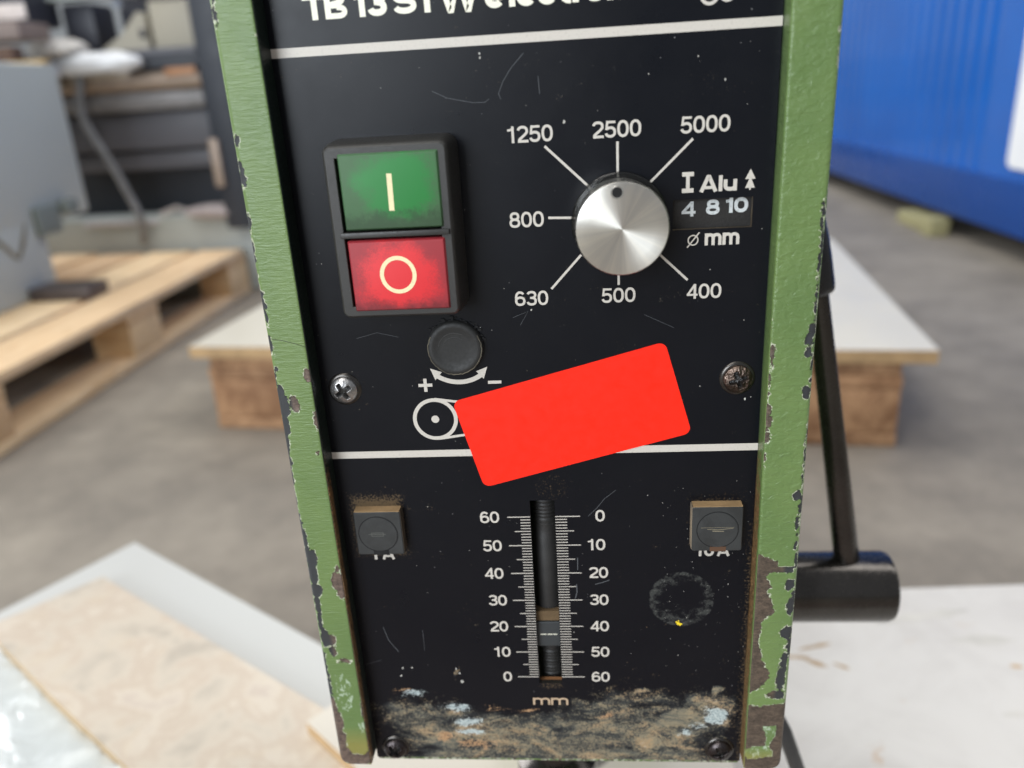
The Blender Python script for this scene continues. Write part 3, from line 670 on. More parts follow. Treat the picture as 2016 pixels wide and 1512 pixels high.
def cheek(side, mat):
    s = side
    ri, ro = 0.7, 1.4           # edge radii
    xi, xo = 62.15, 72.9 if s < 0 else 73.9
    prof = [(xi, y) for y in (12.0, 0.4, -1.5, -3.0, -4.5)]
    prof += [(xi + ri - ri * math.cos(math.radians(t)), -7 + ri - ri * math.sin(math.radians(t))) for t in (0, 22, 45, 68, 90)]
    prof += [(x, -7.0) for x in np.arange(xi + ri + 0.4, xo - ro - 0.1, 0.4)]
    prof += [(xo - ro + ro * math.sin(math.radians(t)), -7 + ro - ro * math.cos(math.radians(t))) for t in (0, 15, 30, 45, 60, 75, 90)]
    prof += [(xo, y) for y in (-4.6, -3, 0, 8, 30, 90, 180, 250)]
    prof = np.array(prof)
    px, py = prof[:, 0], prof[:, 1]
    N = 560
    tt = np.linspace(0, 1, N)
    zb = -31.3 + np.where(px > xo - 4.5, 4.5 - np.sqrt(np.maximum(4.5 ** 2 - (np.minimum(px, xo) - (xo - 4.5)) ** 2, 0)), 0) * 0.9
    zz = zb[:, None] + tt[None, :] * (240 - zb[:, None])
    XX = np.repeat(px[:, None], N, 1); YY = np.repeat(py[:, None], N, 1)
    X_ = XX * s
    # slight unevenness of the casting
    if s > 0: X_ = X_ + 0.12 * np.sin(zz / 23.0)
    chips = CHIP_L if s < 0 else CHIP_R
    U = X_ * 1.0
    wob = fbm(X_ * 0.9, zz * 0.9, 11 if s < 0 else 29, 4)
    Uw = U + 0.9 * fbm(X_ * 0.7, zz * 0.7, 3, 3); Zw = zz + 1.4 * fbm(X_ * 0.7 + 40, zz * 0.7, 7, 3)
    d = np.full(XX.shape, -3.0)
    for c in chips: d = np.maximum(d, ell(Uw, Zw, c))
    if s > 0:
        d = np.maximum(d, np.maximum(polyd(Uw, Zw, BARE_A), polyd(Uw, Zw, BARE_B)))
        d = np.where(polyd(Uw, Zw, ISLE) > 0, -polyd(Uw, Zw, ISLE), d)
        g = polyd(U, zz, GOUGE) * 1.0; d = np.maximum(d, g)
    d = d + wob * 0.9
    d = np.clip(d, -3, 3)
    d = np.where((YY > 0.3) | ((XX < xi + 0.25) & (YY > -6.6)), -3, d)
    front = (YY < -6.0)
    dep = np.clip(d / 0.25, 0, 1) * 0.16
    YY = YY + np.where(front, dep, 0)
    edge = np.clip((np.abs(XX) - (xo - 4.6)) / 1.2, 0, 1) * (zz > -3)
    rust = np.zeros(XX.shape)
    inner = (XX < xi + 0.35) & (YY < 3)
    rust = np.where(inner, np.clip((125 - zz) / 60, 0, 1) * (0.62 if s > 0 else 0.38), 0)
    if s > 0: rust = np.where(inner & (YY < -5.2), rust - 0.25, rust)
    else: rust = np.where(inner & (YY < -3.6), np.clip((112 - zz) / 40, 0, 1) * 0.6, rust * 0.6)
    gap_shade = np.where((XX < xi + 0.3) & (YY > -6.9), 1.0 if s < 0 else np.clip(((YY + 6.9) - 5.2) / 1.0, 0, 1), 0)  # shade of the gap beside the panel, put into the wall colour
    worn = np.full(XX.shape, -1.5)
    if s < 0:
        for c in [(-67.5, -1, 3.2, 9), (-63.5, -14, 1.5, 6), (-70, 3, 1.2, 8)]: worn = np.maximum(worn, np.clip(ell(X_, zz, c) / 2, -1.5, 0.35))
    else:
        worn = np.maximum(worn, np.where(polyd(X_, zz, ISLE) > -0.2, 0.35, -1.5))
    tint = np.zeros(XX.shape)
    if s < 0: tint = np.clip((-15 - zz) / 8, 0, 1)
    else: tint = np.clip((-22 - zz) / 5, 0, 1)
    V = np.stack([X_, YY, zz], -1).reshape(-1, 3)
    F = gridfaces(len(px), N)
    n0 = len(V)
    bot = [(k * N) for k in range(len(px))]
    F.append(tuple(bot)); F.append(tuple(k * N + N - 1 for k in range(len(px)))[::-1])
    if s < 0: F = [tuple(reversed(q)) for q in F]
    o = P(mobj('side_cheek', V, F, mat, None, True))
    for nme, a in (('chip', d), ('worn', worn), ('edge', edge), ('rust', rust), ('tint', tint), ('gap_shade', gap_shade)):
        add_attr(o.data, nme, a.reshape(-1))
    return o
a = Acc(); ribbon(a, [(-72.4, 121.0), (-68.6, 120.3), (-65.0, 119.2), (-62.4, 118.2)], 0.16, -7.02); P(a.build('cheek_scratch', simple('dark_scratch', lin(60, 66, 44), .6)))
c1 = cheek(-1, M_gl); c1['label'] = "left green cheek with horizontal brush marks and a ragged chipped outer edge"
c2 = cheek(1, M_gr); c2['label'] = "right green cheek with large bare brown patches near its foot"

# casting body behind the panel, with dark interior (open behind the slot)
a = Acc(); a.box(-61.7, 61.7, 60, 250, -40, 240, 3); a.box(-61.7, 61.7, 2, 60, 66.5, 142, 0); a.box(-61.7, -12, 2, 60, -34.5, 66.5, 0); a.box(12, 61.7, 2, 60, -34.5, 66.5, 0)
a.box(-61.7, 61.7, 2, 60, 154, 240, 0); a.box(-74, 74, 0, 252, 240.2, 262, 4)
P(a.build('casting', M_cast))
a = Acc(); a.box(-12, 12, 30, 34, -34, 66.4); P(a.build('interior_plate', M_dark))
a = Acc(); a.box(-61.7, 61.7, 14, 16, 142, 154); P(a.build('interior_plate', M_dark))

# depth stop rod behind the slot
a = Acc(); prof = []
for z in np.arange(-34, 66, 0.35):
    k = (z / 1.25) % 1.0; rr_ = 4.3
    if -12 < z < 7 or z > 57.5 - 1.4: rr_ = 3.9 + 0.42 * abs(2 * k - 1)
    prof.append((rr_, z))
a.lathe(prof, (0.2, 8.5, 0), 'z', 36)
rod = P(a.build('depth_stop_rod', M_blkrod, auto=60))
a = Acc(); a.lathe([(4.55, 24.0), (4.75, 24.2), (4.75, 50.5), (4.5, 51.0), (4.5, 54.8), (4.3, 55.0)], (0.2, 8.5, 0), 'z', 36); P(a.build('depth_stop_sleeve', M_blkrod, auto=40))
a = Acc(); a.box(-4.6, 4.6, 2.6, 9, 20.2, 23.8, 0.3); P(a.build('dusty_spacer', simple("tan_dust", lin(104, 84, 58), 0.9, bump=0.0003, bscale=1600)))
M_nut = simple("grey_stop_nut", lin(62, 66, 68), 0.45, 0.3, bscale=1400)
a = Acc(); a.box(-4.4, 4.4, 2.2, 9, 10.5, 20.0, 0.35); nut = P(a.build('stop_nut', M_nut))
a = Acc()
for x0, x1 in ((-2.9, -1.0), (-0.6, 1.0), (1.3, 2.6)): a.add([(x0, 2.12, 15.1), (x1, 2.12, 15.1), (x1, 2.12, 15.45), (x0, 2.12, 15.45)], [(0, 1, 2, 3)])
a.build('index_line', M_print2, nut)
a = Acc(); a.box(-4, 3.6, 1.6, 3.2, -3.2, -2.7, 0.1); P(a.build('rusty_slot_sill', simple("rust_orange", lin(150, 104, 66), 0.9, bump=0.0004, bscale=1500)))

# --- switch housing and push buttons
def fr(x, z, p): k = (209.1 - p) / 209.1; return 12 + (x - 12) * k, 182.3 + (z - 182.3) * k
a = Acc()
rect = (-50.2, -17.2, 126.2, 171.7)
a.rings(rect, 3.0, [(0, 0.0), (0.35, -7.5), (0.9, -10.8), (1.3, -11.7), (1.7, -12.0), (3.9, -12.0), (4.05, -11.85), (4.05, -6.0)], close=True)
P(a.build('switch_housing', M_blkplas, auto=32))
a = Acc(); x0, z0 = fr(-50.6, 146.0, 12.6); x1, z1 = fr(-21.2, 147.2, 12.6)
a.box(x0, x1, -12.9, -9, z0, z1 + 0.25, 0.25); P(a.build('divider_bar', M_blkplas, auto=40))
def button(x0, x1, z0, z1, mat, name, lab):
    a = Acc(); a.rings((x0, x1, z0, z1), 0.35, [(0, -7), (0, -11.9), (0.45, -12.75), (0.6, -12.8)], n=2)
    o = P(a.build(name, mat, auto=20)); o['label'] = lab; return o
gx0, gz0 = fr(-49.1, 147.9, 12.8); gx1, gz1 = fr(-22.55, 167.8, 12.8)
GB = button(gx0, gx1, gz0, gz1, button_mat("green_button_plastic", lin(28, 120, 50), lin(66, 94, 64), (gx0 + gx1) / 2 + 1.5, (gz0 + gz1) / 2 + 1, 8, 7), 'push_button', "green start button marked with an upright bar")
rx0, rz0 = fr(-49.25, 125.6, 12.8); rx1, rz1 = fr(-22.6, 145.2, 12.8)
RB = button(rx0, rx1, rz0, rz1, button_mat("red_button_plastic", lin(216, 40, 46), lin(136, 42, 50), (rx0 + rx1) / 2, (rz0 + rz1) / 2, 8.2, 7.5), 'push_button', "red stop button marked with a ring")
M_cream = print_mat("print_cream", lin(236, 222, 176))
a = Acc(); p0 = fr(-35.75, 162.4, 12.8); p1 = fr(-35.95, 152.85, 12.8); ribbon(a, [p0, p1], 1.3, -12.83); a.build('bar_mark', M_cream, GB)
a = Acc(); c0 = fr(-36.15, 135.65, 12.8); ribbon(a, arc(c0[0], c0[1], 4.2, 4.35, 0, 360, 60, 2)[:-1], 1.05, -12.83, True); a.build('ring_mark', M_cream, RB)

# --- speed dial
a = Acc(); a.lathe([(12.4, 0), (12.5, -0.6), (12.35, -1.6), (12.0, -1.9), (10.8, -1.9)], (0, 0, 0), 'y', 72, cap0=False)
o = P(a.build('dial_skirt', M_clear, auto=40)); o.location = (KX * MM, 0, (KZ - 0.1) * MM)
a = Acc(); a.lathe([(10.6, 0.0), (10.9, -1.9), (11.5, -12.4), (11.55, -13.1), (11.45, -13.6), (11.2, -13.9)], (0, 0, 0), 'y', 96, cap0=False, cap1=False)
o = P(a.build('dial_knob_rim', M_knobside, auto=60)); o.location = (KX * MM, 0, KZ * MM)
# spun face: gentle rings down to the centre
a = Acc(); a.lathe([(11.2, -13.9), (10.6, -14.0), (8, -14.02), (5, -14.03), (2, -14.04), (0.02, -14.05)], (0, 0, 0), 'y', 96, cap0=False, cap1=False)
kf = P(a.build('dial_knob', M_knob, smooth=True)); kf.location = (KX * MM, 0, KZ * MM)
a = Acc(); a.lathe([(1.25, -14.10), (1.1, -14.12)], (-1.1, 0, 8.9), 'y', 28, cap0=False); a.build('pointer_dot', M_dark, kf)
a = Acc(); a.lathe([(1.6, -14.05), (1.5, -14.11), (1.25, -14.105)], (-1.1, 0, 8.9), 'y', 28, cap0=False, cap1=False); a.build('pointer_bezel', M_knobside, kf)

# --- counter window: printed drum behind
a = Acc(); a.box(30, 60.5, 2.2, 6, 142, 154, 0.2); drum = P(a.build('counter_drum', simple("counter_black", lin(30, 27, 25), 0.6, bump=0.0002, bscale=1300)))
for ch, x, z, w, sr in (('4', 39.7, 147.4, 0.93, 0.21), ('8', 45.95, 147.65, 0.90, 0.22), ('1', 50.0, 147.9, 0.9, 0.24), ('0', 53.05, 147.9, 0.93, 0.24)):
    a = Acc(); write(a, ch, x, z, 3.85, w, sr, 0, y=2.16); a.build('number', M_wheelprint, drum)

# --- screws
def screw_mesh(mat, rough=0.0, rot=0.2):
    n = 64; g = np.linspace(-1.06, 1.06, n); A, B = np.meshgrid(g, g, indexing='ij')
    R_ = np.hypot(A, B); R0 = np.maximum(R_, 1e-6)
    k = np.where(R_ > 1, 1 / R0, 1); A2 = A * k; B2 = B * k
    r = np.minimum(R_, 1)
    hgt = 2.5 * np.sqrt(np.maximum(1 - (r * 0.92) ** 2, 0)) + 0.3
    c, s_ = math.cos(rot), math.sin(rot)
    U = A2 * c + B2 * s_; W = -A2 * s_ + B2 * c
    arm = 0.66
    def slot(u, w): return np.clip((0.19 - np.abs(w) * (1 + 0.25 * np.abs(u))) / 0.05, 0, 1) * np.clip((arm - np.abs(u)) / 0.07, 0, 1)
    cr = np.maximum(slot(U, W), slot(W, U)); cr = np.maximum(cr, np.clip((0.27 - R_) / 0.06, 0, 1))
    hgt = hgt - cr * 1.7 + rough * fbm(A2 * 3.2, B2 * 3.2, 5, 4) * 1.4
    hgt = np.where(R_ > 1.0, np.where(R_ > 1.03, -0.05, 1.2), hgt)
    V = np.stack([A2 * 3.95, -hgt, B2 * 3.95], -1).reshape(-1, 3)
    return V, gridfaces(n, n), cr
for (x, z, mat, rg, rot) in ((-55.3, 103.0, M_steel, 0.15, 0.55), (55.4, 102.9, M_steelrust, 1.0, 0.3), (-55.1, -31.0 + 0.6, M_steeldark, 0.25, 0.7), (55.2, -29.9, M_steeldark, 0.1, 0.35)):
    V, F, CR = screw_mesh(mat, rg, rot)
    o = P(mobj('screw', V, F, mat, None, True)); add_attr(o.data, 'recess', CR.reshape(-1)); o.location = (x * MM, 0, z * MM)
    a = Acc(); a.lathe([(4.9, -0.02), (4.6, -0.5), (3.9, -0.55)], (0, 0, 0), 'y', 36, cap0=False, cap1=False); w = a.build('washer', M_blkmetal, o, smooth=True)

# --- rubber blanking cap
a = Acc(); a.lathe([(7.9, 0), (7.8, -1.4), (7.3, -2.1), (6.2, -2.2), (5.6, -1.9), (3.5, -1.8), (0.05, -1.75)], (0, 0, 0), 'y', 56, cap0=False, cap1=False)
o = P(a.build('blanking_cap', M_rubber, smooth=True)); o.location = (-22.15 * MM, 0, 114.6 * MM)
a = Acc(); rz_ = random.Random(3)
ringp = [((7.45 + rz_.uniform(-.12, .12)) * math.cos(math.radians(k_)), (7.45 + rz_.uniform(-.12, .12)) * math.sin(math.radians(k_))) for k_ in range(150, 392, 4)]
ribbon(a, ringp, 0.26, -2.12); dr_ = a.build('dusty_rim', simple("rim_dust", lin(104, 98, 84), 0.9, var=0.4, bscale=1500), o)
a = Acc(); ribbon(a, arc(0, 0, 4.6, 4.6, 60, 170, 20, 2), 0.12, -1.95); ribbon(a, arc(0, 0, 3.4, 3.4, 50, 160, 20, 2), 0.1, -1.95); a.build('turning_marks', simple("rubber_mark", lin(62, 62, 60), 0.6), o)
a = Acc(); rnd = random.Random(9)
for k in range(60):
    t = math.radians(rnd.uniform(10, 150)); q = rnd.uniform(7.7, 8.7); r = rnd.uniform(0.15, 0.5)
    a.box(q * math.cos(t) - r, q * math.cos(t) + r, -rnd.uniform(.1, .7), 0, q * math.sin(t) - r * .7, q * math.sin(t) + r * .7)
cr_ = a.build('sealant_crumbs', M_dark, o); cr_['kind'] = 'stuff'

# --- fuse holders
M_dust = simple("brown_dusty_plastic", lin(168, 138, 98), 0.85, bump=0.0002, bscale=1500, var=0.15)
M_fuse = simple("fuse_holder_black", lin(52, 54, 54), 0.5, bump=0.00005, bscale=1500, var=0.2)
def fuse(cx, cz, w, h, cleft):
    p = 3.5
    a = Acc(); a.rings((cx - w / 2, cx + w / 2, cz - h / 2, cz + h / 2), 0.7, [(0, 0), (0, -p + .25), (0.25, -p)], n=3)
    b = P(a.build('fuse_holder', M_fuse, auto=30))
    a = Acc(); a.box(cx - w / 2 + .2, cx + w / 2 - .2, -p + .15, 0, cz + h / 2 - 0.05, cz + h / 2 + 0.12); a.build('dust_layer', M_dust, b)
    sx = cx - w / 2 if cleft else cx + w / 2
    a = Acc(); a.box(sx - .1, sx + .1, -p + .3, 0, cz - h / 2 + .6, cz + h / 2 - .3); a.build('dust_layer', simple("brown_dusty_side", lin(74, 61, 46) if not cleft else lin(150, 134, 112), 0.85, bump=0.0002, bscale=1500), b)
    cc = (cx + (-0.2 if not cleft else 0.1), cz - 0.2)
    # round screw-in cap set in a groove
    a = Acc(); ribbon(a, arc(cc[0], cc[1], 6.0, 6.0, 0, 360, 60, 2)[:-1], 0.28, -p - 0.02, True); a.build('groove', M_dark, b)
    a = Acc(); a.lathe([(5.8, -p), (5.75, -p - .12), (5.5, -p - .14)], (cc[0], 0, cc[1]), 'y', 48, cap0=False); d = a.build('fuse_cap', M_fuse, b, auto=30)
    a = Acc(); a.box(cc[0] - 2.1, cc[0] + 2.6, -p - .12, -p + .5, cz - h / 2 - .05, cz - h / 2 + 1.5); a.build('coin_notch', M_dark if not cleft else simple("rusty_notch", lin(88, 62, 44), .9), b)
    return b, cc, p
b, cc, p = fuse(-50.0, 57.0, 14.3, 14.8, False)
a = Acc(); x, z = cc
for q in ([(x - 2, z + .5), (x + 1.6, z + .5), (x + 1.6, z - .6), (x - 2, z - .6)],): ribbon(a, q, 0.18, -p - 0.16, True)
ribbon(a, [(x - 3, z), (x + 2.4, z)], 0.18, -p - 0.165); a.build('fuse_symbol', simple("worn_relief", lin(92, 94, 88), 0.6), b)
b, cc, p = fuse(51.0, 57.0, 14.6, 14.8, True)
a = Acc(); x, z = cc; ribbon(a, [(x - 3, z + .3), (x + .2, z + .1), (x + 4.5, z + .6)], 0.2, -p - 0.16); ribbon(a, [(x - 1.5, z - .3), (x + 1.8, z - .45)], 0.28, -p - 0.17); ribbon(a, [(x - 4.8, z + .8), (x + 4.8, z + .9)], 0.12, -p - 0.168)
a.build('scratched_slot', simple("worn_relief_light", lin(128, 120, 100), 0.6), b)

# --- fluorescent sticker
sx = [(-24.5, 98.1), (35.6, 114.2), (43.4, 86.7), (-17.1, 70.4)]
def rpoly(pts, r, n=8):
    out = []; m = len(pts)
    for i in range(m):
        p = np.array(pts[i]); u = np.array(pts[i - 1]) - p; w = np.array(pts[(i + 1) % m]) - p
        u = u / np.linalg.norm(u); w = w / np.linalg.norm(w)
        ha = math.acos(np.clip(np.dot(u, w), -1, 1)) / 2; d = r / math.tan(ha); c = p + (u + w) / np.linalg.norm(u + w) * r / math.sin(ha)
        a0 = p + u * d - c; a1 = p + w * d - c; t0 = math.atan2(a0[1], a0[0]); t1 = math.atan2(a1[1], a1[0])
        dt = (t1 - t0 + math.pi) % (2 * math.pi) - math.pi
        out += [(c[0] + r * math.cos(t0 + dt * k / n), c[1] + r * math.sin(t0 + dt * k / n)) for k in range(n + 1)]
    return out
q = rpoly(sx, 2.2); n = len(q)
a = Acc(); a.add([(x, -0.02, z) for x, z in q] + [(x, -0.20, z) for x, z in q], [tuple(range(n, 2 * n))] + [(k, (k + 1) % n, n + (k + 1) % n, n + k) for k in range(n)])
o = P(a.build('sticker', M_sticker, auto=30)); o['label'] = "blank fluorescent red rectangular sticker stuck on askew"

# --- feed lever
a = Acc(); a.lathe([(12, 60), (15.4, 74), (15.6, 143.6), (14.9, 145.8), (13.2, 146.8)], (0, 100, -36.2), 'x', 56); P(a.build('lever_hub', M_blkmetal, auto=40))
r0 = Vector((127.3, 100, -22)); r1 = Vector((104.6, 100, 104))
a = Acc(); a.tube([r0 + (r1 - r0) * t for t in (0, .25, .5, .75, 1)], [5.4, 5.1, 4.7, 4.4, 4.1], 24); P(a.build('lever_rod', M_blkmetal, auto=50))
a = Acc(); dr = (r1 - r0).normalized(); g0 = Vector((104.9, 100, 99.5))
a.tube([g0 + dr * t for t in (0, 0.8, 3, 14, 22, 30, 37, 41, 43)], [6.2, 6.9, 7.2, 7.1, 6.8, 6.0, 4.9, 3.6, 1.8], 28); P(a.build('lever_grip', simple("black_bakelite", lin(24, 26, 30), 0.3), auto=40))

# spindle, column, foot, cable
a = Acc(); a.lathe([(12, -36), (12, -92), (17.5, -96), (17.5, -140), (12, -150), (6, -168)], (-2.6, 62, 0), 'z', 40); P(a.build('spindle_chuck', M_blkmetal, auto=35))
a = Acc(); a.lathe([(30, -232), (30, 300)], (0, 205, 0), 'z', 48); P(a.build('column', simple("ground_steel", lin(150, 150, 150), 0.3, 0.9), auto=30))
a = Acc(); a.box(-52, 62, 196, 350, -235.5, -214, 5); P(a.build('foot', M_cast, auto=40))
pts = [(70, 90, -36), (79, 76, -50), (87, 66, -67), (95, 62, -83), (102, 62, -104), (108, 72, -140), (112, 100, -190), (112, 150, -234)]
a = Acc(); a.tube(pts, 3.2, 16); P(a.build('power_cable', simple("black_cable", lin(44, 44, 44), 0.45), auto=60))

# ================================================================== SURROUNDINGS
FZ = -400.0
def concrete():
    t = NT("concrete_floor")
    n = t.noise(1.6, 8, 0.65); n2 = t.noise(9, 8, 0.7); n3 = t.noise(120, 4, 0.7)
    c = t.ramp(t.math('ADD', t.math('MULTIPLY', n, 0.55), t.math('MULTIPLY', n2, 0.45)), [(0.34, lin(112, 106, 98)), (0.46, lin(130, 123, 113)), (0.58, lin(148, 140, 128)), (0.7, lin(162, 153, 140))])
    return t.set(col=c, rough=0.75, normal=t.bump(n3, 0.3, 0.002), spec=0.3)
a = Acc(); a.add([(-14000, -8000, FZ), (14000, -8000, FZ), (14000, 20000, FZ), (-14000, 20000, FZ)], [(0, 1, 2, 3)])
tag(a.build('floor', concrete()), kind='structure')
a = Acc(); a.box(-14000, 14000, 11000, 11200, FZ, 6000)
tag(a.build('hall_wall', simple("pale_wall", lin(170, 174, 176), 0.8, bscale=2)), kind='structure')

# pallets
W_new = wood("fresh_pine_y", lin(226, 192, 146), lin(244, 218, 178), 1, 0.10)
W_newx = wood("fresh_pine_x", lin(214, 178, 132), lin(234, 204, 160), 0, 0.2)
W_old = wood("old_pine", lin(138, 104, 76), lin(182, 146, 110), 0, 0.75)
W_greyw = wood("grey_weathered_wood", lin(112, 110, 108), lin(140, 138, 134), 0, 0.1)
def pallet(name, label, x0, y0, mats, rz=0.0, L=1200, group=None):
    """1200 x 800 pallet; local origin at corner (x0, y0); length runs along local y"""
    r = empty(name, label, 'pallet', (x0, y0, FZ), rz, group)
    rnd = random.Random(hash(label) % 1000 if False else int(x0))
    def put(nm, b, mt):
        a = Acc(); a.box(*b, 2.5); o = a.build(nm, mt, r, auto=40); return o
    ya = (0, (L - 145) / 2, L - 145)
    for k, x in enumerate((0, 166, 332, 496, 660)):
        put('deck_board', (x + rnd.uniform(-3, 3), x + 140, rnd.uniform(-6, 6), L + rnd.uniform(-16, 10), 122 + rnd.uniform(0, 1.5), 144 + rnd.uniform(-1, 1.5)), mats[0])
    for y in ya: put('cross_board', (0, 800, y, y + 145, 100, 121.5), mats[1])
    for y in ya:
        for x, w in ((0, 100), (327.5, 145), (700, 100)): put('block', (x + 1, x + w - 1, y + 1, y + 144, 22.5, 99.5), mats[1])
    for x, w in ((0, 100), (327.5, 145), (700, 100)): put('bottom_board', (x, x + w, 0, L, 0.5, 22), mats[0])
    return r
pallet('wooden_pallet', "fresh pine pallet carrying the grey machine, left of the drill press", -1840, 935, (W_new, W_newx), L=1310)
p2 = pallet('wooden_pallet', "weathered brown pallet under the large white board, behind the drill press", 0, 0, (W_old, W_old))
# length lies across the view: rotate so that local y runs along world -x
ang = math.radians(-7.0)
p2.rotation_euler = (0, 0, ang + math.radians(90)); 
c0_ = Vector((538 - 22, 981 + 8, FZ)); p2.location = c0_ * MM
p3 = pallet('wooden_pallet', "pallet under the pale boards that the drill press stands on", 0, 0, (W_greyw, W_greyw))
p3.rotation_euler = (0, 0, math.radians(90)); p3.location = (0.70, -0.50, FZ * MM)

# large white board on the pallet behind
def board(name, pts, z0, z1, mtop, label, cat, medge=None, bev=0):
    n = len(pts); me_v = [(x, y, z0) for x, y in pts] + [(x, y, z1) for x, y in pts]
    f = [tuple(range(n, 2 * n)), tuple(range(n))[::-1]] + [(k, (k + 1) % n, n + (k + 1) % n, n + k) for k in range(n)]
    o = mobj(name, me_v, f, mtop)
    if medge is not None:
        o.data.materials.append(medge)
        for k, pl in enumerate(o.data.polygons): pl.material_index = 0 if k == 0 else 1
    bm = bmesh.new(); bm.from_mesh(o.data); bmesh.ops.recalc_face_normals(bm, faces=bm.faces); bm.to_mesh(o.data); bm.free()
    return tag(o, label, cat)
M_white = simple("white_laminate", lin(212, 206, 190), 0.35, bscale=12, var=0.03)
M_edge = simple("chipboard_edge", lin(190, 158, 116), 0.8, bscale=300)
M_edgeb = simple("brown_board_edge", lin(120, 98, 66), 0.8, bscale=300)
ang = math.radians(-6.7)
u = Vector((math.cos(ang), math.sin(ang))); w_ = Vector((-math.sin(ang), math.cos(ang)))
cR = Vector((560, 980)); L_ = 1268
pts = [cR - u * L_ , cR, cR + w_ * 900, cR - u * L_ + w_ * 900]
board('white_board', [tuple(p) for p in pts], FZ + 144.5, FZ + 166, M_white, "large white laminated board lying on the weathered pallet behind the drill press", 'board', M_edge)

# near boards around the foot of the machine
def stained_white():
    t = NT("stained_white_sheet")
    n = t.noise(9, 6, 0.7, None, 1.0); n2 = t.noise(16, 6, 0.75, t.coord((1, 1, 1), rot=(0, 0, 0.5)), 0.8)
    c = t.mix(t.step(n, 0.35, 0.75), lin(200, 196, 189), lin(186, 181, 174))
    c = t.mix(t.math('MULTIPLY', t.step(n2, 0.62, 0.72), 0.6), c, lin(172, 134, 88))
    return t.set(col=c, rough=0.4)
def marble():
    t = NT("cream_marble")
    v = t.coord((1, 1, 1), rot=(0, 0, 0.6))
    n = t.noise(17, 7, 0.6, v, 0.35); n2 = t.noise(34, 5, 0.6, v, 0.6)
    c = t.ramp(n, [(0.36, lin(172, 162, 148)), (0.46, lin(192, 181, 165)), (0.52, lin(184, 169, 152)), (0.57, lin(196, 185, 169)), (0.66, lin(182, 168, 155))])
    c = t.mix(t.math('MULTIPLY', t.step(n2, 0.54, 0.66), 0.3), c, lin(192, 176, 152))
    return t.set(col=c, rough=0.3)
Z0 = -256.0
A0 = np.array([-463.4, 488.7]); au = np.array([.838, -.545]); av = np.array([-.50, -.866])
pts = [A0, A0 + au * 380, A0 + au * 380 + av * 760, A0 + av * 760]
board('laminate_sheet', [tuple(p) for p in pts], Z0 + .3, -250, simple("cool_white_laminate", lin(186, 186, 182), 0.4, bscale=8, var=0.02), "pale blue-white panel sticking out under the marble slab", 'panel', M_edgeb)
m0 = np.array([-452.3, 411.9]); mu = np.array([.845, -.535]); mv = np.array([-.652, -.758])
m1 = m0 + mu * 420; m2_ = np.array([-303.5, 185.0]) + np.array([.819, -.574]) * 140
q = [tuple(m0), tuple(m1), (m1[0] - 60, m1[1] - 200), (-230, 60), (-303.5, 185.0), (-402.5, 252.6), (-487.5, 313.3), (-516, 337)]
board('marble_slab', q, -249.8, -240, marble(), "cream veined marble slab lying on the pale panel at lower left", 'slab', simple("marble_edge", lin(186, 160, 122), 0.7, bscale=60))
# glossy film-wrapped sheet at the lower left corner
gx = np.linspace(-640, -240, 70); gy = np.linspace(-60, 330, 70); GX, GY = np.meshgrid(gx, gy, indexing='ij')
GZ = -249.4 + 2.4 * np.abs(fbm(GX / 45, GY / 30, 5, 4)) * 4
lim = (GY > 313 + (GX + 487) * (-0.70) - 4)
keep = ~(lim[:-1, :-1] & lim[1:, 1:])
tf = NT("clear_film_over_white"); tf.set(col=lin(188, 192, 190), rough=0.12, coat=0.6, normal=tf.bump(tf.noise(14, 5, 0.6, None, 1.2), 0.7, 0.01))
tag(mobj('plastic_film', np.stack([GX, GY, GZ], -1).reshape(-1, 3), gridfaces(70, 70, keep), tf.m, None, True), "crinkled glossy white plastic film in front of the marble slab", 'film')
B0 = np.array([-186.7, 217.3]); bu = np.array([.72, .694]); bv = np.array([.759, -.651])
bq = [tuple(B0), tuple(B0 + bu * 25 + np.array([0, 0])), (-120, 232), (74, 236), (84, 60), tuple(B0 + bv * 190)]
board('stone_tile', [(-186.7, 217.3), (-166, 243), (0, 236), (100, 236), (110, 30), (-40, 40), (-141.1, 178.1)], -239.8, -230, simple("cream_white_tile", lin(208, 200, 186), 0.35, bscale=14, var=0.05), "cream tile directly below the control panel, one corner showing by the left cheek", 'tile', M_edge)
wa = math.radians(2.6); wu = np.array([math.cos(wa), math.sin(wa)]); wv = np.array([math.sin(wa), -math.cos(wa)])
W0 = np.array([-100.0, 381.0])
pts = [W0, W0 + wu * 860, W0 + wu * 860 + wv * 560, W0 + wv * 120 + wu * 215, ]
pts = [tuple(W0), tuple(W0 + wu * 860), tuple(W0 + wu * 860 + wv * 560), tuple(W0 + wu * 220 + wv * 560), tuple(W0 + wu * 0 + wv * 130)]
board('stained_white_sheet', pts, Z0 + .3, -250.3, stained_white(), "white sheet with brown stains on the near pallet, right of the drill press", 'sheet', M_edge)

sheet = bpy.data.objects['stained_white_sheet']
def smear(name, strokes, col, seed):
    rr_ = random.Random(seed); a = Acc()
    for (x0, y0, x1, y1, w) in strokes:
        n = 9; L = []; Rr = []
        for k in range(n):
            t_ = k / (n - 1); ww = w * math.sin(math.pi * (0.06 + 0.88 * t_)) * rr_.uniform(0.5, 1.1)
            px_, py_ = x0 + (x1 - x0) * t_, y0 + (y1 - y0) * t_; dx, dy = y1 - y0, x0 - x1; m_ = math.hypot(dx, dy)
            L.append((px_ + dx / m_ * ww, py_ + dy / m_ * ww, -250.2)); Rr.append((px_ - dx / m_ * ww, py_ - dy / m_ * ww, -250.2))
        a.add(L + Rr, [(k, k + 1, n + k + 1, n + k) for k in range(n - 1)])
    o = a.build(name, simple(name + "_paint", col, 0.7, var=0.25, bscale=60), sheet); o['kind'] = 'stuff'
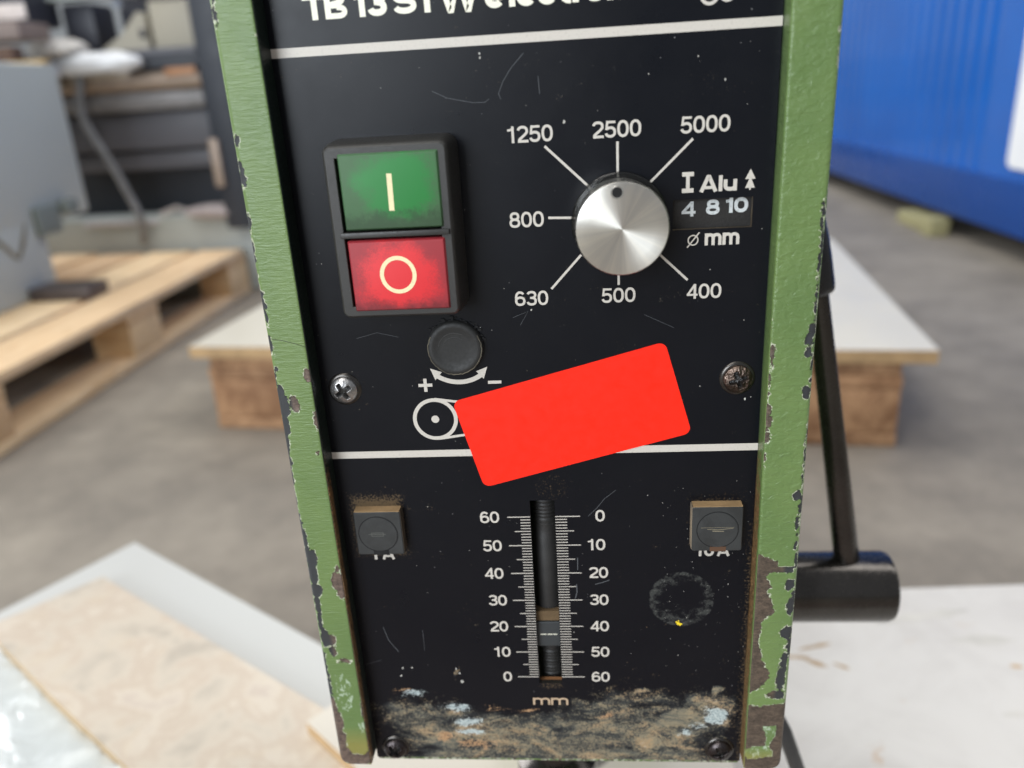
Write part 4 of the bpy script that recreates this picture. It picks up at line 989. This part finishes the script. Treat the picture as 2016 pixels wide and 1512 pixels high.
smear('brown_smears', [(178, 318, 206, 326, 2.6), (158, 311, 186, 309, 2.6), (180, 308, 196, 298, 3), (201, 303, 212, 296, 2.2), (330, 300, 340, 299, 2.4), (355, 282, 363, 281, 2)], lin(186, 158, 122), 4)
smear('grey_smears', [(250, 352, 330, 368, 7), (300, 250, 340, 252, 5), (352, 246, 372, 240, 2), (372, 243, 392, 238, 2), (300, 330, 350, 330, 6)], lin(196, 192, 184), 8)

# ---- blue container
M_blue = None
t = NT("blue_container_paint"); nz = t.noise(3, 5, 0.6)
t.set(col=t.mix(t.step(nz, 0.3, 0.75), lin(0, 88, 176), lin(0, 96, 188)), rough=0.12, spec=0.6, normal=t.bump(t.noise(6, 4, 0.6), 0.12, 0.01)); M_blue = t.m
CXW = 1300.0
cont = empty('shipping_container', "glossy blue steel container with a white notice on its side", 'container', (CXW, 800, FZ))
def pc(o): o.parent = cont; o.matrix_parent_inverse = Matrix.Translation((-CXW * MM, -0.8, -FZ * MM)); return o
a = Acc(); v = []; f = []; ys = np.arange(900, 6800, 12.0)
prof = []
for y in ys:
    k = ((y - 900) % 96) / 96
    d = (20 * max(0.0, min(1.0, 2.2 * abs(2 * k - 1) - 0.6))) if y > 2520 else 0.0
    prof.append(d)
n = len(ys)
v = [(CXW + 12 + d * 0.35, y, -170) for y, d in zip(ys, prof)] + [(CXW + 12 + d * 0.35, y, 2100) for y, d in zip(ys, prof)]
f = [(k, n + k, n + k + 1, k + 1) for k in range(n - 1)]
o = pc(mobj('corrugated_wall', v, f, M_blue)); shade(o, 50)
a = Acc(); a.box(CXW, CXW + 90, 850, 6850, -325, -170, 6); pc(a.build('bottom_rail', simple('deep_blue_rail', lin(2, 66, 142), 0.25, var=0.05, bscale=5), auto=30))
a = Acc(); a.box(CXW, CXW + 90, 850, 6850, 2100, 2200, 6); pc(a.build('top_rail', M_blue, auto=30))
a = Acc(); a.box(CXW - 6, CXW + 150, 6700, 6856, -326, 2202, 6); pc(a.build('corner_post', M_blue, auto=30))
a = Acc(); a.box(CXW + 60, 3700, 860, 6840, -300, -280); a.box(CXW + 60, 3700, 860, 6840, 2150, 2190); pc(a.build('container_floor_and_roof', M_dark))
a = Acc(); a.rings((1850, 2345, -136, 330), 26, [(0, 0), (0, -3), (1, -4)]); 
v = [(CXW + 9 + y, x, z) for x, y, z in a.v]
sg = pc(mobj('notice', v, a.f, simple("white_notice", lin(240, 242, 245), 0.4, var=0.02), None)); shade(sg, 30)
for yb in (1000, 4700):
    a = Acc(); a.box(CXW + 40, CXW + 300, yb, yb + 180, FZ + .5, -326, 4)
    tag(a.build('timber_support', W_old, auto=30), "dark timber support under the blue container, %s end" % ('near' if yb < 2000 else 'far'), 'timber')
a = Acc(); a.box(CXW - 60, CXW + 4, 2650, 2740, FZ + .5, FZ + 62, 5); a.box(CXW - 44, CXW + 50, 2740, 2990, FZ + .5, FZ + 44, 5)
tag(a.build('wood_offcut', simple("pale_offcut", lin(170, 164, 122), 0.8, bscale=30), auto=30), "pale yellow wood offcut lying under the edge of the blue container", 'wood block')

# ---- grey machine on the fresh pallet
M_grey = simple("machine_grey_paint", lin(178, 184, 180), 0.5, bscale=10, var=0.04)
M_grey2 = simple("machine_dark_grey", lin(94, 95, 102), 0.45, bscale=10, var=0.1)
M_char = simple("machine_charcoal", lin(44, 49, 58), 0.5, bscale=10, var=0.15)
M_bright = simple("bright_steel", lin(120, 128, 124), 0.7, 0.1, bscale=30)
M_cop = simple("oiled_copper_brown", lin(176, 158, 142), 0.35, 0.2, bscale=20)
mach = empty('lathe', "grey machine tool with dark recessed bed standing on the fresh pine pallet", 'machine', (-1500, 1900, FZ + 144))
def pm(o): o.parent = mach; o.matrix_parent_inverse = Matrix.Translation((1.5, -1.9, -(FZ + 144) * MM)); return o
def mb(nm, b, mt, bev=4):
    a = Acc(); a.box(*b, bev); return pm(a.build(nm, mt, auto=30))
t = NT("machine_grey_stained"); t.set(col=t.mix(t.math('MULTIPLY', t.step(t.noise(9, 5, 0.7, t.coord((1, 1, .7))), 0.68, 0.78), 0.6), lin(172, 176, 166), lin(140, 122, 88)), rough=0.45)
mb('cabinet', (-2100, -1336, 900, 1952, -84, 300), M_grey, 14)
mb('cabinet_foot', (-2050, -1337, 1000, 1735, FZ + 145.5, -70), M_grey, 6)
mb('base', (-2300, -900, 2262, 2700, FZ + 1, -150), M_grey, 10)
mb('base_highlight', (-1560, -1310, 2254, 2262, -172, -158), simple('painted_highlight', lin(214, 214, 220), .35), 1)  # pale bar painting the highlight along the base's top edge
mb('back_plate', (-2200, -1066, 2380, 2400, -190, 330), M_char, 3)
mb('recess_band', (-1600, -1100, 2300, 2378, -8, 46), M_grey2, 8)
mb('bed_front', (-1700, -1080, 2280, 2378, 54, 165), M_grey2, 10)
mb('bed_way', (-1700, -1080, 2240, 2378, 168, 222), simple('worn_grey_way', lin(128, 126, 126), .4), 16)
a = Acc(); a.tube([(-1700, 2262, 250), (-1080, 2262, 252)], 29, 24); pm(a.build('lead_screw', M_cop, auto=50))
a = Acc(); a.tube([(-1700, 2255, 200), (-1080, 2255, 204)], 11, 20); pm(a.build('feed_rod', M_bright, auto=50))
mb('way_cover', (-1700, -1075, 2230, 2378, 282, 316), M_char, 6)
mb('carriage', (-1700, -1085, 2250, 2378, 318, 340), M_grey2, 6)
mb('end_post', (-1064, -985, 2200, 2300, -190, 620), M_char, 8)
mb('copper_bracket', (-1068, -1040, 2180, 2200, -60, 80), M_cop, 6)
mb('bolt_block', (-1335, -1318, 1700, 1790, -110, -40), M_bright, 6)
mb('hex_nut', (-1330, -1300, 1800, 1850, -70, -34), M_bright, 8)
def streak(pts, w, col, x=-1335.6):
    a = Acc(); n = len(pts)
    L = [(x, y - w * (0.4 + 0.6 * math.sin(math.pi * k / (n - 1))), z) for k, (y, z) in enumerate(pts)]; R2 = [(x, y + w * (0.4 + 0.6 * math.sin(math.pi * k / (n - 1))), z) for k, (y, z) in enumerate(pts)]
    a.add(L + R2, [(k, k + 1, n + k + 1, n + k) for k in range(n - 1)]); return pm(a.build('oil_streak', simple("oil_streak_brown", col, 0.5, var=0.3, bscale=40)))
streak([(1530, -62), (1550, -85), (1580, -115), (1600, -138), (1612, -150)], 9, lin(142, 132, 104))
streak([(1668, -72), (1655, -95), (1640, -120), (1622, -140), (1612, -150)], 9, lin(142, 132, 104))
# things standing on it
M_beige = simple("beige_casting", lin(178, 172, 156), 0.5, bscale=12, var=0.08)
def loose(nm, b, mt, label, cat, bev=8, rz=0):
    a = Acc(); a.box(*b, bev); return tag(a.build(nm, mt, auto=30), label, cat)
loose('motor_housing', (-1225, -1098, 2290, 2420, 340.5, 470), M_beige, "beige boxy motor housing on the machine bed beside its dark end post", 'motor')
loose('tin_cover', (-1212, -1110, 2285, 2410, 470.8, 520), simple("grey_cap", lin(132, 126, 122), .5), "grey cover on top of the beige motor housing", 'cover')
a = Acc(); a.add([(-1385, 2290, 340.5), (-1240, 2290, 340.5), (-1240, 2290, 440), (-1262, 2290, 444), (-1320, 2290, 385), (-1385, 2290, 350), (-1385, 2400, 340.5), (-1240, 2400, 340.5), (-1240, 2400, 440), (-1262, 2400, 444), (-1320, 2400, 385), (-1385, 2400, 350)],
              [(5, 4, 3, 2, 1, 0), (6, 7, 8, 9, 10, 11)] + [(k, (k + 1) % 6, 6 + (k + 1) % 6, 6 + k) for k in range(6)])
tag(a.build('tailstock', M_beige, auto=30), "sloping beige casting left of the beige motor housing", 'casting')
M_lump = simple("dark_machine_parts", lin(46, 48, 58), 0.45, bscale=8, var=0.25)
loose('tool_carriage', (-1500, -1400, 2300, 2430, 340.5, 480), M_lump, "dark boxy carriage between the pale bag and the sloping casting", 'carriage', 16)
loose('gearbox', (-1390, -1240, 2430, 2560, 352, 560), M_lump, "dark gearbox behind the sloping beige casting", 'gearbox', 16)
loose('grey_channel', (-1560, -1250, 2240, 2300, 482, 540), simple("pale_grey_channel", lin(168, 176, 172), 0.4), "pale grey channel resting on top of the dark carriage", 'channel', 6)
loose('brown_plank', (-1900, -1440, 1990, 2130, 368, 412), simple("mauve_brown_plank", lin(134, 120, 114), 0.6, bscale=12), "brown-grey plank laid across the cabinet top", 'plank', 4)
loose('rusty_strip', (-1900, -1440, 1940, 1990, 300.6, 348), simple("rust_brown_strip", lin(96, 74, 62), 0.7, bscale=12, var=.2), "rust brown strip on the front edge of the cabinet top", 'strip', 4)
loose('yellow_rule', (-1480, -1338, 1912, 1934, 300.6, 309), simple("yellow_rule_paint", lin(196, 160, 92), 0.5), "yellow rule on the front edge of the cabinet top", 'rule', 1)
loose('dark_box', (-1900, -1500, 2140, 2300, 412, 560), M_lump, "dark box behind the brown plank at the top left", 'box', 14)
def blob(name, c, r, mat, label, cat, seed):
    bm = bmesh.new(); bmesh.ops.create_icosphere(bm, subdivisions=4, radius=1)
    co = np.array([v.co[:] for v in bm.verts])
    n = fbm(co[:, 0] * 2.2 + co[:, 2], co[:, 1] * 2.2 - co[:, 2] * 1.7, seed, 4)
    for v, k in zip(bm.verts, n): v.co = Vector((v.co.x * r[0], v.co.y * r[1], max(v.co.z, -0.75) * r[2])) * (1 + 0.55 * k) + Vector(c)
    a = Acc(); a.add([v.co[:] for v in bm.verts], [[v.index for v in f.verts] for f in bm.faces]); bm.free()
    return tag(a.build(name, mat, None, True), label, cat)
M_bag = simple("white_plastic_bag", lin(222, 224, 226), 0.3, bscale=20, var=0.05)
blob('plastic_bag', (-1470, 2190, 350), (86, 60, 28), simple("cream_bag", lin(200, 196, 190), .4), "cream crumpled bag lying on top of the machine bed", 'bag', 3)
blob('plastic_bag', (-1520, 2160, 296), (58, 40, 34), M_bag, "small white plastic bag hanging by the cabinet corner", 'bag', 4)
blob('plastic_bag', (-1380, 2200, 304), (150, 40, 34), M_bag, "long white plastic bag draped over the front of the bed", 'bag', 8)
blob('rag', (-1110, 2230, -136), (90, 40, 22), simple("pink_grey_rag", lin(170, 160, 158), .8), "pale rag lying on the machine base near the end post", 'rag', 12)
for k, (x, z, c, lb) in enumerate(((-1800, 535, lin(220, 212, 206), "pale slab standing on the dark box, at the frame edge"), (-1560, 470, lin(226, 216, 210), "pinkish white packet leaning in front of the dark box"))):
    loose('packet', (x - 70 + 30 * k, x + 60, 2132, 2138, z - 70 + 30 * k, z), simple("packet_%d" % k, c, .4), lb, 'packet', 2)
loose('steel_bar', (-1334, -1180, 1610, 1700, FZ + 144.6, FZ + 176), simple("brown_steel", lin(96, 88, 86), 0.45, 0.4), "short dark steel bar lying on the fresh pallet by the machine foot", 'steel bar', 3)
loose('highlight_strip', (-1480, -1290, 2226, 2236, 262, 276), simple("pale_strip", lin(206, 196, 180), 0.35), "pale strip painted as a highlight along the bed front below the white bags", 'strip', 2)  # pale colour stands in for a highlight on the bed
loose('orange_strip', (-1180, -1085, 2226, 2236, 262, 284), simple("tan_orange_strip", lin(178, 132, 96), 0.5), "tan orange strip at the right end of the bed front", 'strip', 2)
loose('reflection_plate', (-1545, -1505, 2222, 2230, 240, 300), simple("reflection_plate", lin(214, 212, 206), 0.4), "white plate painted as bright reflections beside the hanging grey cable", 'painted highlight', 2)  # white plate stands in for bright reflections on the machine
for (x, y, z, rr_, c, lb) in ((-1360, 2290, 500, 16, lin(206, 184, 172), "pinkish knob on the dark carriage"), (-1310, 2290, 470, 13, lin(160, 168, 184), "small bluish grey knob right of the pinkish one"), (-1640, 1960, 352, 12, lin(226, 190, 176), "pink highlight painted as a small cap on the rust brown strip")):  # the last one is a highlight built as a pink cap
    a = Acc(); a.lathe([(rr_ * .5, -14), (rr_, -10), (rr_, 6), (rr_ * .8, 12)], (x, y, z), 'y', 20); tag(a.build('knob', simple("knob_paint", c, .4), auto=40), lb, 'knob')
loose('hole_stand_in', (-1262, -1244, 2282, 2290, 372, 396), M_lump, "dark block standing in for the hole in the sloping beige casting", 'opening', 4)  # solid dark block painting the darkness of a hole
# cables
pts = [(-1406.0, 2200.0, 326.0), (-1409.0, 2200.0, 317.0), (-1413.0, 2200.0, 305.0), (-1418.0, 2200.0, 290.0), (-1424.0, 2200.0, 274.0), (-1428.0, 2200.0, 259.0), (-1432.0, 2200.0, 244.0), (-1437.0, 2200.0, 227.0), (-1441.0, 2200.0, 211.0), (-1443.0, 2200.0, 195.0), (-1445.0, 2200.0, 181.0), (-1445.0, 2200.0, 168.0), (-1443.0, 2200.0, 156.0), (-1441.0, 2200.0, 145.0), (-1438.0, 2200.0, 134.0), (-1434.0, 2200.0, 121.0), (-1428.0, 2200.0, 108.0), (-1422.0, 2200.0, 94.0), (-1415.0, 2200.0, 80.0), (-1408.0, 2200.0, 65.0), (-1401.0, 2200.0, 50.0), (-1395.0, 2200.0, 35.0), (-1389.0, 2200.0, 19.0), (-1383.0, 2200.0, 3.0), (-1377.0, 2200.0, -13.0), (-1371.0, 2200.0, -28.0), (-1366.0, 2200.0, -43.0), (-1361.0, 2200.0, -58.0), (-1356.0, 2200.0, -72.0), (-1352.0, 2200.0, -86.0), (-1347.0, 2200.0, -98.0), (-1343.0, 2199.0, -109.0), (-1339.0, 2198.0, -119.0), (-1336.0, 2198.0, -130.0), (-1335.0, 2200.0, -142.0), (-1338.0, 2205.0, -158.0), (-1343.0, 2213.0, -177.0), (-1350.0, 2221.0, -197.0), (-1357.0, 2230.0, -214.0), (-1361.0, 2235.0, -226.0)]
a = Acc(); a.tube(pts, 12, 14); tag(a.build('grey_cable', simple("grey_cable_sheath", lin(132, 134, 136), .45), auto=60), "grey cable hanging down in front of the dark machine bed", 'cable')
pts = [(-1290, 2245, -140), (-1230, 2235, -120), (-1160, 2230, -150), (-1100, 2235, -158), (-1040, 2240, -140)]
a = Acc(); a.tube(pts, 7, 14); tag(a.build('pale_cable', simple("pale_cable_sheath", lin(178, 172, 170), .45), auto=60), "thin pale cable lying along the machine base", 'cable')

# unseen dark machine shape, added only for its mirror image in the container paint
press = empty('reflected_stand_in', "unseen dark machine shape added far behind the drill press for its reflection", 'machine', (140, 6800, FZ))
def pp(nm, b, bev=20):
    a = Acc(); a.box(*b, bev); o = a.build(nm, M_lump, auto=30); o.parent = press; o.matrix_parent_inverse = Matrix.Translation((-0.14, -6.8, -FZ * MM)); return o
pp('base', (-230, 520, 6400, 7200, FZ + 1, FZ + 130)); pp('knee', (-120, 420, 6420, 6800, FZ + 131, FZ + 330)); pp('table', (-230, 520, 6380, 6700, FZ + 331, FZ + 390))
pp('column', (-40, 330, 6801, 7150, FZ + 131, FZ + 620)); pp('head', (20, 270, 6450, 6800, FZ + 460, FZ + 600))
for a_ in (mach, cont, drill): pass
